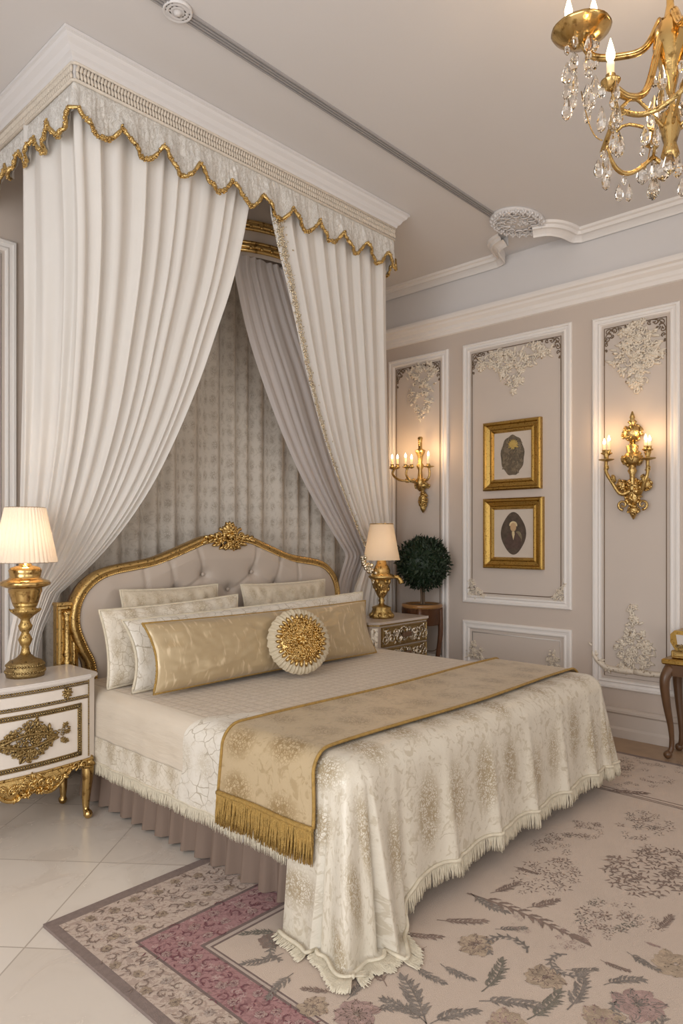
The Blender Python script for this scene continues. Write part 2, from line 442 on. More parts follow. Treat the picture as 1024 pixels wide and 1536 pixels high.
# ------------------------------------------------------------------ room shell
b = MB(); b.box((XL - .2, YF - .2, -.15), (XW + .2, YW + .2, 0)); struct(b.build('floor', M['tile'], smooth=False))
b = MB(); b.box((XL - .2, YF - .2, ZC), (XW + .2, YW + .2, ZC + .15)); struct(b.build('ceiling', M['ceil'], smooth=False))
b = MB(); b.box((XW, YF - .2, 0), (XW + .2, YW + .2, ZC)); struct(b.build('wall_right', M['wall'], smooth=False))
b = MB(); b.box((XL - .2, YW, 0), (XW, YW + .2, ZC)); struct(b.build('wall_back', M['wall'], smooth=False))
def wall_with_window(name, mp, a0, a1, wins, zb, zt):
    b = MB(); e = a0
    for (w0, w1) in wins:
        b.prism([(e, 0), (w0, 0), (w0, ZC), (e, ZC)], 0, .2, mp)
        b.prism([(w0, 0), (w1, 0), (w1, zb), (w0, zb)], 0, .2, mp); b.prism([(w0, zt), (w1, zt), (w1, ZC), (w0, ZC)], 0, .2, mp)
        e = w1
    b.prism([(e, 0), (a1, 0), (a1, ZC), (e, ZC)], 0, .2, mp)
    return struct(b.build(name, M['wall'], smooth=False))
mpl = lambda a, b, h: (XL - h, a, b); mpf = lambda a, b, h: (a, YF - h, b)
wall_with_window('wall_left', mpl, YF, YW, [(-1.3, 2.3)], .35, 3.1)
wall_with_window('wall_front', mpf, XL, XW, [(-1.1, 1.1), (1.7, 4.3)], .3, 3.2)  # unseen front windows, put in for fill light and reflections in the gilding
for i, (mp, a0, a1, zb, zt) in enumerate(((mpl, -1.3, 2.3, .35, 3.1), (mpf, -1.1, 1.1, .3, 3.2), (mpf, 1.7, 4.3, .3, 3.2))):
    b = MB(); b.frame(a0 - .06, a1 + .06, zb - .06, zt + .06, [(0, 0), (0, -.03), (.06, -.03), (.06, .1), (.12, .1), (.12, .14), (.06, .14)], mp)
    for k in range(1, 3):
        q = lerp(a0, a1, k / 3); b.prism([(q - .025, zb), (q + .025, zb), (q + .025, zt), (q - .025, zt)], .09, .13, mp)
    b.prism([(a0, 2.3), (a1, 2.3), (a1, 2.35), (a0, 2.35)], .09, .13, mp)
    struct(b.build('window_%d' % (i + 1), M['trim'], smooth=False))

def extrude_y(name, prof, y0, y1, mat=None, x=XW):
    """straight moulding along the right wall: prof = (out from wall, z)"""
    b = MB(); n = len(prof)
    vs = [(x - o, y0, z) for o, z in prof] + [(x - o, y1, z) for o, z in prof]
    b.add(vs, [(k, k + 1, n + k + 1, n + k) for k in range(n - 1)] + [tuple(range(n)), tuple(range(n, 2 * n))[::-1]], 0, flat=True)
    return struct(b.build(name, mat or M['trim'], smooth=False))
extrude_y('baseboard_right', [(0, 0), (.028, 0), (.028, .062), (.022, .072), (.018, .078), (.018, .165), (.03, .178), (.03, .192), (.016, .205), (0, .21)], YF, YW, M['panel'])
# crown between wall and frieze, then the moulding where the frieze meets the ceiling
extrude_y('trim_1', [(0, 3.085), (.016, 3.09), (.022, 3.115), (.03, 3.125), (.036, 3.15), (.06, 3.172), (.066, 3.188), (.085, 3.197), (.092, 3.215), (.092, 3.232), (0, 3.236)], YF, YW)
b = MB(); b.box((XW - .006, YF, 3.235), (XW, YW, ZC)); struct(b.build('trim_2', M['ceil'], smooth=False))     # white painted frieze
# ceiling moulding: straight runs with a curled notch round the ceiling medallion
b = MB(); pr = [(0, 0), (0, .075), (.012, .08), (.018, .066), (.03, .052), (.05, .036), (.056, .044), (.066, .042), (.072, .022), (.088, .016), (.094, 0)]
def run(pts):
    pts = [Vector((p[0], p[1], 0)) for p in pts]; m = len(pts); n = len(pr); vs = []
    for i in range(m):
        d = (pts[min(i + 1, m - 1)] - pts[max(i - 1, 0)]).normalized(); nn = Vector((-d.y, d.x, 0))
        for o, h in pr: q = pts[i] + nn * o; vs.append((q.x, q.y, ZC - h))
    fs = [(i * n + k, i * n + k + 1, (i + 1) * n + k + 1, (i + 1) * n + k) for i in range(m - 1) for k in range(n - 1)]
    b.add(vs, fs, 0)
xm = XW - .012
run([(xm, YF), (xm, -.5), (xm, 1.0), (xm, 2.14)] + [tuple(p[:2]) for p in catmull([(xm, 2.14, 0), (xm - .05, 2.2, 0), (xm - .17, 2.22, 0), (xm - .27, 2.27, 0), (xm - .31, 2.36, 0)], 14)])
run([tuple(p[:2]) for p in catmull([(xm - .31, 2.56, 0), (xm - .26, 2.66, 0), (xm - .15, 2.70, 0), (xm - .04, 2.74, 0), (xm, 2.82, 0)], 14)] + [(xm, 3.2), (xm, YW)])
struct(b.build('trim_3', M['trim'], smooth=False))
# fluted flat strip across the ceiling
b = MB(); ys = 2.47
prs = [(a * .68, c) for a, c in [(-.04, 0), (-.04, .012), (-.03, .012), (-.028, .004), (-.018, .004), (-.016, .012), (-.006, .012), (-.004, .004), (.004, .004), (.006, .012), (.016, .012), (.018, .004), (.028, .004), (.03, .012), (.04, .012), (.04, 0)]]
n = len(prs); b.add([(XL, ys + o, ZC - h) for o, h in prs] + [(4.32, ys + o, ZC - h) for o, h in prs], [(k, k + 1, n + k + 1, n + k) for k in range(n - 1)], 0, flat=True)
struct(b.build('trim_4', m_plain('grey_ceiling_strip', (.36, .34, .335), .5), smooth=False))
c0 = P(265, 22, Z=ZC - .02)
b = MB(); b.lathe([(r * .58, z * .5) for r, z in [(.105, 0), (.105, -.03), (.098, -.034), (.088, -.024), (.08, -.024), (.07, -.034), (.06, -.024), (.05, -.024), (.042, -.034), (.034, -.024), (.02, -.05), (.008, -.054)]], (c0.x, ys, ZC), 32)
tag(b.build('ceiling_rosette', M['ceil']), 'small round ringed plaster rosette on the grey ceiling strip', 'ceiling rosette')
cm = P(776, 337, Z=ZC - .03)
b = MB(); b.lathe([(.235, 0), (.237, -.012), (.22, -.022), (.20, -.014), (.17, -.016), (.05, -.022), (.01, -.024)], (cm.x, cm.y, ZC), 40, sy=.72)
rm = random.Random(4); mpm = lambda a, b_, h: (a, b_, ZC - .016 - h)
for k in range(22):
    th = 2 * pi * k / 22; rosette(b, mpm, cm.x + .205 * math.cos(th), cm.y + .148 * math.sin(th), .022, .014, 0, 5)
for k in range(12):
    th = 2 * pi * k / 12; scroll(b, mpm, cm.x + .14 * math.cos(th), cm.y + .10 * math.sin(th), th, .04, 1.2, .007, 1, 0, 10, .01)
foliage_relief(b, mpm, lambda a, c: ((a - cm.x) / .08) ** 2 + ((c - cm.y) / .06) ** 2 < 1, (cm.x - .08, cm.x + .08, cm.y - .06, cm.y + .06), 24, .03, .012, rm)
tag(b.build('ceiling_medallion', M['ceil']), 'oval carved plaster medallion at the far end of the ceiling strip', 'ceiling medallion')

# ------------------------------------------------------------------ wall panels (structure) and their applied ornaments
PROF = [(0, 0), (0, .014), (.008, .022), (.02, .022), (.024, .014), (.04, .012), (.05, .02), (.058, .018), (.064, .006), (.064, 0)]
tn = [5]
def wall_panel(y0, y1, z0, z1, corners=(1, 1), mp=MPR, line=True, inset=.085):
    b = MB()
    b.prism([(y0 + .05, z0 + .05), (y1 - .05, z0 + .05), (y1 - .05, z1 - .05), (y0 + .05, z1 - .05)], 0, .004, mp, 1)
    b.frame(y0, y1, z0, z1, PROF, mp, 0)
    if line:
        i = inset; r = .10
        A0, A1, B0, B1 = y0 + i, y1 - i, z0 + i, z1 - i
        pts = []
        for (ca, cb, t0) in ((A1, B1, 0), (A0, B1, 1), (A0, B0, 2), (A1, B0, 3)):
            sx = -1 if ca == A1 else 1; sz = -1 if cb == B1 else 1
            if (corners[0] if cb == B1 else corners[1]):
                for k in range(7):
                    q = k / 6 * pi / 2
                    if t0 in (1, 3): q = pi / 2 - q
                    pts.append((ca + sx * r * (1 - math.cos(q)), cb + sz * r * (1 - math.sin(q))))
            else: pts.append((ca, cb))
        b.tube([mp(p[0], p[1], .006) for p in pts], .0035, 5, True, 2 if corners[0] else 0)
        if corners[0]:
            for ca, sx in ((A0, 1), (A1, -1)):
                cb = B1
                b.tube([mp(ca, cb - .26, .006), mp(ca, cb, .006), mp(ca + sx * .24, cb, .006)], .004, 5, False, 2)
                a0 = 0 if sx > 0 else pi
                for k, (da, db, R0) in enumerate(((.03, -.03, .026), (.07, -.022, .02), (.022, -.075, .02), (.11, -.017, .015), (.017, -.115, .015), (.15, -.012, .01), (.012, -.155, .01), (.055, -.06, .016))):
                    scroll(b, mp, ca + sx * da, cb + db, a0 + k * 1.3, R0, 1.15, .0045, sx, 2, 12, .007)
                    petal(b, mp, ca + sx * da, cb + db, a0 - sx * .8 + k, R0 * 1.3, R0 * .6, .007, 2)
    o = b.build('trim_%d' % tn[0], [M['trim'], M['panel'], M['trimline']], smooth=True); tn[0] += 1
    return struct(o)
yl0, yl1 = P(673, 700, X=XW).y, P(584, 700, X=XW).y
ym0, ym1 = P(858, 700, X=XW).y, P(695, 700, X=XW).y
yr0, yr1 = P(1020, 700, X=XW).y, P(889, 700, X=XW).y
ZT = P(695, 519, X=XW).z
ZTR = P(889, 480, X=XW).z
zr = P(892, 1028, X=XW).z
zm = P(776, 909, X=XW).z
zlt, zlb = P(776, 937, X=XW).z, .335
wall_panel(yl0, yl1, zr, ZT)
wall_panel(ym0, ym1, zm, ZT, (1, 1))
wall_panel(ym0, ym1, zlb, zlt, (0, 0), line=True, inset=.09)
wall_panel(yr0, yr1, zr, ZTR, (1, 0))
wall_panel(yr0 - .85, yr0 - .14, zr, ZTR, (1, 0))
wall_panel(yr0 - 2.0, yr0 - 1.0, zr, ZTR, (1, 0))
wall_panel(-1.2, P(24, 600, Y=YW).x, .335, P(20, 364, Y=YW).z, (0, 0), MPB)

def ornament(name, label, shape, box, n, size, seed, extra=None, mat='plaster_gilt', H=.017, group=None):
    b = MB(); foliage_relief(b, MPR, shape, box, n, size, H, random.Random(seed))
    if extra: extra(b)
    return tag(b.build(name, M[mat]), label, 'wall ornament', group or 'plaster ornaments on the right wall')
def bx(px0, px1, py0, py1):
    a = P(px0, (py0 + py1) / 2, X=XW); c = P(px1, (py0 + py1) / 2, X=XW); m = (px0 + px1) / 2
    return (c.y, a.y, P(m, py1, X=XW).z, P(m, py0, X=XW).z)
B = bx(606, 660, 548, 640); ca = (B[0] + B[1]) / 2
def drop(B, p=1.):
    def f(a, c):
        t = (c - B[2]) / (B[3] - B[2]); w = (B[1] - B[0]) / 2 * (.1 + .9 * t ** p) * (1 if t < .85 else 1 - (t - .85) * 2)
        return abs(a - (B[0] + B[1]) / 2) < w
    return f
ornament('plaster_garland', 'narrow drop of gilt plaster flowers on the wall above the sconce nearest the bed', drop(B, .7), B, 110, .034, 1, None, 'plaster_gilt')
B = bx(720, 826, 517, 592)
def tri(a, c, B=B):
    u = abs(a - (B[0] + B[1]) / 2) / ((B[1] - B[0]) / 2); t = (c - B[2]) / (B[3] - B[2])
    return t > max(.0, .05 + .62 * min(1, u * 1.6) if u < .5 else .55 + .1 * u) and t < .98 - .25 * abs(u - .55) and (t < .86 or u > .1)
ornament('plaster_garland', 'wide swag of gilt plaster flowers on the wall above the two framed pictures', tri, B, 150, .040, 2)
B2 = bx(917, 994, 484, 588)
def dia(a, c, B=B2):
    u = abs(a - (B[0] + B[1]) / 2) / ((B[1] - B[0]) / 2); t = (c - B[2]) / (B[3] - B[2])
    if t > .45: return u < (1 - (t - .45) * .75 if t < .85 else .7 - (t - .85) * 4)
    if t > .25: return u < .62 + .25 * math.sin(t * 40)
    return u < .4 * math.sqrt(max(0, t) / .25)
ornament('plaster_garland', 'diamond shaped bunch of gilt plaster flowers above the sconce nearest the console', dia, B2, 190, .042, 3)
B3 = bx(915, 990, 908, 1006); c3 = (B3[0] + B3[1]) / 2
def pyr(a, c, B=B3):
    u = abs(a - c3) / ((B[1] - B[0]) / 2); t = (c - B[2]) / (B[3] - B[2])
    if t > .66: return u < .12 + .08 * abs(math.sin(t * 30))
    if t > .3: return u < lerp(.85, .16, (t - .3) / .36)
    return u < .62
def bow(b):
    z = B3[2]
    for sx in (-1, 1):
        pts = [MPR(c3 + sx * q, z + dz, .012) for q, dz in ((.0, -.005), (.10, -.008), (.19, .0), (.25, .035), (.285, .085), (.28, .12))]
        b.tube(catmull(pts, 14), [.02, .022, .022, .021, .02, .02, .02, .019, .018, .017, .016, .014, .012, .01, .007], 6, mi=0)
        rr = random.Random(8 + sx)
        for k in range(26):
            t = rr.random(); a = c3 + sx * lerp(.17, .295, t); petal(b, MPR, a, z + lerp(-.01, .13, t * t) + rr.uniform(-.012, .012), rr.uniform(0, 6), .04, .02, .016)
ornament('plaster_urn', 'pyramid of gilt plaster flowers over a scrolled bow low on the wall beside the console', pyr, B3, 170, .034, 4, bow)
for (px, py, lab, sd, hh) in ((716, 882, 'lower left corner of the tall picture panel', 5, 1), (836, 886, 'lower right corner of the tall picture panel', 6, 1),
                          (713, 974, 'left end of the low panel below the pictures', 7, 0), (829, 991, 'right end of the low panel below the pictures', 8, 0)):
    B = bx(px - 11, px + 11, py - 13, py + 13)
    left = px < 776
    if hh: f = (lambda a, c, B=B, left=left: ((B[1] - a if left else a - B[0]) / (B[1] - B[0])) + (c - B[2]) / (B[3] - B[2]) < 1.05)
    else: f = (lambda a, c, B=B: ((a - (B[0] + B[1]) / 2) / (B[1] - B[0])) ** 2 + ((c - B[2]) / (B[3] - B[2])) ** 2 * .25 < .25)
    ornament('plaster_flowers', 'plaster flower cluster at ' + lab, f, B, 40, .024, sd)

# ------------------------------------------------------------------ bed canopy: cornice, lace trim, valance, gold edging
CX0, CX1, CY0 = 1.445, 3.706, 2.965
canopy = thing('bed_canopy', 'white ceiling canopy over the bed with scalloped gold edged lace valance', 'canopy', ((CX0 + CX1) / 2, YW, 3.2))
def per(s):
    """walk the three sides: point and outward normal"""
    L1, L2 = YW - CY0, CX1 - CX0
    if s <= L1: return Vector((CX0, YW - s, 0)), Vector((-1, 0, 0))
    if s <= L1 + L2: return Vector((CX0 + s - L1, CY0, 0)), Vector((0, -1, 0))
    return Vector((CX1, CY0 + s - L1 - L2, 0)), Vector((1, 0, 0))
L1, L2 = YW - CY0, CX1 - CX0; LT = 2 * L1 + L2
def usweep(mb, prof):
    m = len(prof); vs = []
    for q in range(4):
        for o, z in prof:
            vs.append(((CX0 - o) if q < 2 else (CX1 + o), YW if q in (0, 3) else CY0 - o, z))
    mb.add(vs, [(q * m + k, (q + 1) * m + k, (q + 1) * m + k + 1, q * m + k + 1) for q in range(3) for k in range(m - 1)], 0, flat=True)
b = MB(); usweep(b, [(-.03, 3.42), (.004, 3.42), (.004, 3.50), (.016, 3.505), (.02, 3.52), (.034, 3.53), (.046, 3.552), (.064, 3.566), (.07, 3.58), (.08, 3.584), (.08, ZC - .002), (-.03, ZC - .002)])
b.build('cornice', M['ceil'], canopy, smooth=False)
b = MB(); s = 0
while s < LT:
    p, nn = per(s); tq = Vector((0, 0, 1)); t_ = tq.cross(nn)
    k = int(s / .017) % 2
    for dz, lean in ((3.447, 1), (3.476, -1)):
        b.blob(p + nn * .012 + tq * dz, ((t_ * .008 + tq * .007 * lean), nn * .009, tq * .017 - t_ * .006 * lean), 5, 4)
    s += .0165
for z in (3.424, 3.5):
    b.tube([p_ + n_ * .01 + Vector((0, 0, z)) for p_, n_ in [per(x) for x in [0, L1 - .001, L1 + .001, L1 + L2 - .001, L1 + L2 + .001, LT]]], .008, 6)
b.build('braid_trim', m_plain('champagne_braid', (.70, .62, .52), .6, bs=200, bstr=.4, var=.12, vs=60), canopy)
pitF = L2 / 10.5
def scal(s):
    if s < L1: q = (L1 - s) / .178; fr = q % 1
    elif s <= L1 + L2: q = (s - L1) / pitF; fr = q % 1
    else: q = (s - L1 - L2) / .178; fr = q % 1
    # pointed peak at fr = 0, rounded low at .62
    w = math.sin(pi * fr ** 1.25) ** .8
    return 3.302 - .088 * w
def wav(s): return .012 * math.sin(s * 2 * pi / pitF) + .006 * math.sin(s * 37 + 1) + .006 * math.sin(s * 83)
def vpt(s, t, off=0.):
    p, nn = per(clamp(s, .001, LT - .001)); zb = scal(s); z = lerp(3.43, zb, t)
    q = nn * (.002 + (wav(s) + .006) * t + off + .012 * t)
    q += nn * (.008 * mnoise.noise(Vector((s * 14, z * 9, 3))) + .009 * mnoise.noise(Vector((s * 62, z * 20, 7)))) * min(1, t * 3)
    return p + q + Vector((0, 0, z))
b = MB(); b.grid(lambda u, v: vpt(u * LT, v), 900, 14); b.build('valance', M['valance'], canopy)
b = MB(); b.grid(lambda u, v: vpt(u * LT, v, -.012), 300, 4); b.build('valance_lining', M['curtain'], canopy)
b = MB(); rg = random.Random(3); N = 900
pts = [vpt(i / N * LT, 1.02, .006) for i in range(N + 1)]
b.tube(pts, [.0085 + .002 * math.sin(i * .9) + .002 * rg.random() for i in range(N + 1)], 8)
for i in range(0, 2 * N):
    p_, n_ = per(i / 2 / N * LT); q = pts[i // 2]; a = rg.uniform(0, 6.28); r_ = rg.uniform(.5, 1.25)
    b.blob(q + n_ * .007 * abs(math.cos(a)) + Vector((0, 0, .012 * math.sin(a))), (Vector((.007 * r_, 0, .004)), Vector((0, .007 * r_, 0)), Vector((0, .002, .006 * r_))), 5, 3)
b.build('gold_edging', M['gold'], canopy)
# half round coronet inside the canopy, against the wall, with two gilt bands
CCX = 3.13
cor = thing('coronet', 'half round pale coronet with two gilt bands inside the bed canopy', 'coronet', (CCX, YW, 3.2))
def half(r, z): return [Vector((CCX + r * math.cos(pi - pi * k / 28), YW - .035 - r * math.sin(pi * k / 28), z)) for k in range(29)]
b = MB(); b.grid(lambda u, v: Vector((CCX + .62 * math.cos(pi - pi * u), YW - .035 - .62 * math.sin(pi * u), lerp(ZC - .003, 3.20, v))), 28, 6); b.build('fascia', M['panel'], cor)
for z0, hh in ((3.375, .045), (3.235, .05)):
    b = MB()
    for dz, r in ((0, .014), (hh * .5, .017), (hh, .012)): b.tube(half(.632, z0 + dz), r, 8)
    for p_ in half(.644, z0 + hh * .25): b.ball(p_, .012, 6, 4)
    b.build('gilt_band', M['gold_smooth'], cor)

# ------------------------------------------------------------------ curtains
def pix_edge(px, y0, y1, n, ztop=3.45, ztail=None, tail=None, pw=1.):
    """edge of a curtain: photo points on a surface whose depth runs y0..y1, straight up to the rail, then a tail"""
    ya, yb = px[0][1], px[-1][1]
    pts = [P(x, y, Y=lerp(y0, y1, ((y - ya) / (yb - ya)) ** pw)) for x, y in px]
    top = Vector((pts[0].x, pts[0].y, ztop))
    return [top] + catmull(pts, n)
def curtain_sheet(edges, us, npl, amp0, amp1, nu, seed, extra=None, corner_soft=True):
    """surface through several edge polylines with pleats; returns function(u, v)"""
    n = len(edges[0]) - 1
    rr = random.Random(seed); ph = [rr.uniform(0, 6.28) for _ in range(4)]
    warpn = [rr.uniform(-.35, .35) for _ in range(60)]
    def base(u, v):
        k = 0
        while k < len(us) - 2 and u > us[k + 1]: k += 1
        f = (u - us[k]) / (us[k + 1] - us[k])
        t = v * n; i = min(int(t), n - 1); g = t - i
        a = edges[k][i].lerp(edges[k][i + 1], g); c = edges[k + 1][i].lerp(edges[k + 1][i + 1], g)
        return a.lerp(c, f)
    def fn(u, v):
        e = .004
        p = base(u, v); du = base(min(1, u + e), v) - base(max(0, u - e), v); dv = base(u, min(1, v + e)) - base(u, max(0, v - e))
        nn = du.cross(dv)
        if nn.length > 1e-9: nn.normalize()
        if nn.y > 0 and abs(nn.y) > .05 or (abs(nn.y) <= .05 and nn.x > 0): nn = -nn
        x = u * npl; i = int(x); w = warpn[i % 60] * (1 - (x - i)) + warpn[(i + 1) % 60] * (x - i)
        th = 2 * pi * (x + w) + .6 * math.sin(v * 3 + ph[0])
        s_ = math.sin(th) + .28 * math.sin(2 * th + ph[1] + v) + .35 * math.sin(th * .37 + ph[2])
        amp = lerp(amp0, amp1, v) * (.75 + .5 * mnoise.noise(Vector((u * 5, v * 2, seed))))
        return p + nn * s_ * amp
    return fn
NV = 54
# left curtain: wraps the canopy corner and sweeps back to the wall behind the lamp
def with_tail(e, tl):
    return e + tl
E0 = pix_edge([(35, 285), (34, 450), (32, 620), (30, 780), (32, 885)], 3.50, 3.72, NV)
E1 = pix_edge([(122, 195), (126, 350), (121, 500), (108, 650), (88, 760), (66, 840), (50, 888)], 2.99, 3.735, NV)
E2 = pix_edge([(375, 288), (362, 360), (345, 430), (322, 500), (298, 570), (265, 650), (228, 725), (185, 790), (140, 842), (88, 890)], 2.99, 3.74, NV)
def dropto(e, pts, n=10):
    q = catmull([e[-1]] + pts, n); return e + q[1:]
E0 = dropto(E0, [Vector((1.46, 3.75, .75)), Vector((1.42, 3.76, .02))])
E1 = dropto(E1, [Vector((1.535, 3.77, .75)), Vector((1.535, 3.78, .02))])
E2 = dropto(E2, [Vector((1.63, 3.79, .75)), Vector((1.66, 3.80, .02))])
f = curtain_sheet([E0, E1, E2], [0, .26, 1], 13, .021, .016, 0, 11)
b = MB(); b.grid(f, 340, 90)
tag(b.build('bed_curtain', M['curtain'], fix=False), 'wide white curtain swept back behind the pleated lamp at the left of the bed', 'curtain', 'curtains of the bed canopy')
# right curtain with sequinned edge
EL = pix_edge([(405, 318), (418, 380), (432, 440), (447, 510), (463, 580), (482, 650), (505, 720), (530, 785), (549, 828)], 2.99, 3.66, NV)
ER = pix_edge([(579, 395), (580, 500), (582, 600), (584, 700), (586, 780), (588, 835)], 2.99, 3.76, NV)
zz = EL[-1]
EL = dropto(EL, [P(538, 858, Y=3.68), P(524, 905, Y=3.70), P(520, 980, Y=3.72), Vector((P(520, 980, Y=3.72).x, 3.72, .02))])
ER = dropto(ER, [P(589, 870, Y=3.77), P(590, 920, Y=3.78), P(590, 980, Y=3.78), Vector((P(590, 980, Y=3.78).x, 3.78, .02))])
rc = thing('bed_curtain', 'white curtain with sequinned edge hanging behind the small lamp at the right', 'curtain', (3.6, 3.4, .02), 'curtains of the bed canopy')
f = curtain_sheet([EL, ER], [0, 1], 9, .020, .014, 0, 23)
b = MB(); b.grid(f, 240, 90); b.build('drape', M['curtain'], rc, fix=False)
b = MB(); rg = random.Random(9)
for i in range(1700):
    v = rg.uniform(.02, .835) ; u = abs(rg.gauss(.045, .022)); p = f(u, v); a = rg.uniform(0, 6.28); r = rg.uniform(.005, .011)
    b.blob(p + Vector((-.004, -.006, 0)), ((r * math.cos(a), 0, r * math.sin(a)), (-r * .45 * math.sin(a), .002, r * .45 * math.cos(a)), (.0015, -.003, 0)), 5, 3)
b.build('sequin_trim', m_gold('champagne_sequins', (.88, .80, .64), (.5, .4, .25), .22, 200, .4), rc)
# inner sheer curtain
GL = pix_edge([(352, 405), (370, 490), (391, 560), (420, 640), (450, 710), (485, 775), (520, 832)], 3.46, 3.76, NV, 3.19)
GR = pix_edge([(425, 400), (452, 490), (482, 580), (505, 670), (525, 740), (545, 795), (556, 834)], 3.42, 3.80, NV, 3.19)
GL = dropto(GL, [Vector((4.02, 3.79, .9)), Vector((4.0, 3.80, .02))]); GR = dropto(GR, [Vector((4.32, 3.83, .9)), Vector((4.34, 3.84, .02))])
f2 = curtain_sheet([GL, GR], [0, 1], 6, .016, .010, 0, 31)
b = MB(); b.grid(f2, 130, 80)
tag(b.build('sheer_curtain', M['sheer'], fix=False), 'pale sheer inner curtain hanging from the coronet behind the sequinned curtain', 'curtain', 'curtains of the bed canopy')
# patterned back drape
def bd(u, v):
    x = lerp(1.72, 4.30, u); th = 2 * pi * u * 17 + 1.2 * math.sin(u * 23)
    y = 3.93 + .030 * (math.sin(th) + .3 * math.sin(2 * th + 1) + .4 * math.sin(th * .31)) * (.6 + .4 * v)
    return Vector((x + .01 * math.cos(th), y, lerp(3.28, .03, v)))
b = MB(); b.grid(bd, 380, 30, uvf=lambda u, v: (u * 4.2, v * 3.25))
tag(b.build('back_drape', M['backdrop'], fix=False), 'patterned taupe lace drape hanging in pleats behind the headboard', 'curtain')
# ------------------------------------------------------------------ bed
BC, HY = 2.775, 3.62
bed = thing('upholstered_bed', 'large bed with gilt framed tufted taupe headboard and pleated taupe skirt', 'bed', (BC, 2.6, 0))
half_out = [(.93, .25), (.93, .5), (.945, .69), (.985, .78), (1.025, .877), (1.038, .95), (1.026, 1.04), (.98, 1.125), (.90, 1.19), (.80, 1.224), (.68, 1.243), (.54, 1.266), (.40, 1.312), (.28, 1.356), (.19, 1.388), (.09, 1.402), (0, 1.405)]
ho = [(p.x, p.y) for p in catmull([(a, c, 0) for a, c in half_out], 96)]
ho[-1] = (0, 1.405)
out_pts = [(BC + a, c) for a, c in ho] + [(BC - a, c) for a, c in ho[-2::-1]]
mpH = lambda a, b_, h: (a, HY - h, b_)
b = MB(); b.prism(out_pts, -.06, -.015, mpH); b.build('back_board', M['chairwood'], bed, smooth=False)
buttons = [(-.195, 1.165), (.195, 1.165), (-.40, 1.075), (.40, 1.075), (0, 1.06), (-.60, .98), (.60, .98), (-.2, .95), (.2, .95), (-.78, 1.07), (.78, 1.07)]
chan = [(-.195, 1.165, -.10), (.195, 1.165, .10), (-.4, 1.075, -.09), (.4, 1.075, .09), (-.6, .98, -.02), (.6, .98, .02)]
def hb(u, v):
    k = min(int(v * 96), 95); g = v * 96 - k
    a = lerp(ho[k][0], ho[k + 1][0], g); z = lerp(ho[k][1], ho[k + 1][1], g)
    x = (u * 2 - 1) * max(0, a - .015)
    z2 = z - .015 * v
    # distance to the outline, roughly
    e = min(1, min((a - abs(x)) / .16, (1.42 - z2 - .02) / .14 if abs(x) < .3 else 9))
    topz = 1.405 - .18 * sstep(.1, .8, abs(x))
    e = max(0, min(e, (topz - z2) / .13 + .12))
    h = .012 + .055 * math.sqrt(clamp(e))
    for bx_, bz in buttons[:7] + buttons[7:9]:
        d2 = (x - bx_) ** 2 + (z2 - bz) ** 2
        h -= .034 * math.exp(-d2 / .0011) + .012 * math.exp(-d2 / .008)
    for bx_, bz, lean in chan:          # seams running up from the buttons to the frame
        if z2 > bz:
            xc = bx_ + lean * (z2 - bz) / .22 * .55
            h -= .011 * math.exp(-((x - xc) / .012) ** 2)
        else:                            # diagonal seams down to the next row
            for sg in (-1, 1):
                xc = bx_ + sg * (bz - z2) * 1.6
                if bz - z2 < .12: h -= .009 * math.exp(-((x - xc) / .016) ** 2)
    return (BC + x, HY - max(h, -.01), z2)
b = MB(); b.grid(hb, 150, 110); pan = b.build('tufted_panel', M['leather'], bed, fix=False)
for bx_, bz in buttons[:9]:
    b = MB(); b.blob((BC + bx_, HY - .036, bz), ((.013, 0, 0), (0, 0, .013), (0, -.008, 0)), 10, 6); b.build('button', M['leather'], bed)
b = MB()
fp = [Vector(mpH(a, z, .02)) for a, z in out_pts]
n = len(fp); prof = [(.012, -.035), (.014, .02), (.004, .034), (-.010, .036), (-.018, .026), (-.026, .030), (-.036, .022), (-.040, .0)]
vs = []
for i in range(n):
    d = fp[min(i + 1, n - 1)] - fp[max(i - 1, 0)]; d.normalize(); nn = Vector((d.z, 0, -d.x))   # outward
    for o, h in prof: q = fp[i] + nn * o; vs.append((q.x, HY - .02 - h, q.z))
m = len(prof); b.add(vs, [(i * m + k, i * m + k + 1, (i + 1) * m + k + 1, (i + 1) * m + k) for i in range(n - 1) for k in range(m - 1)])
b.build('gilt_frame', M['gold'], bed)
b = MB()
acc = 0; L_ = []
for i in range(1, n):
    d = (fp[min(i + 1, n - 1)] - fp[i - 1]).normalized(); nn = Vector((d.z, 0, -d.x)); q = fp[i] - nn * .031; L_.append(Vector((q.x, HY - .048, q.z)))
len_ = sum((L_[i + 1] - L_[i]).length for i in range(len(L_) - 1)); nb = int(len_ / .013) * 6; bp, acc, j = [], 0, 0
cum = [0]
for i in range(len(L_) - 1): cum.append(cum[-1] + (L_[i + 1] - L_[i]).length)
for k in range(nb + 1):
    s_ = k / nb * len_
    while j < len(L_) - 2 and cum[j + 1] < s_: j += 1
    bp.append(L_[j].lerp(L_[j + 1], (s_ - cum[j]) / max(1e-9, cum[j + 1] - cum[j])))
b.tube(bp, [.0022 + .0052 * abs(math.sin(pi * k / 6)) for k in range(nb + 1)], 6)
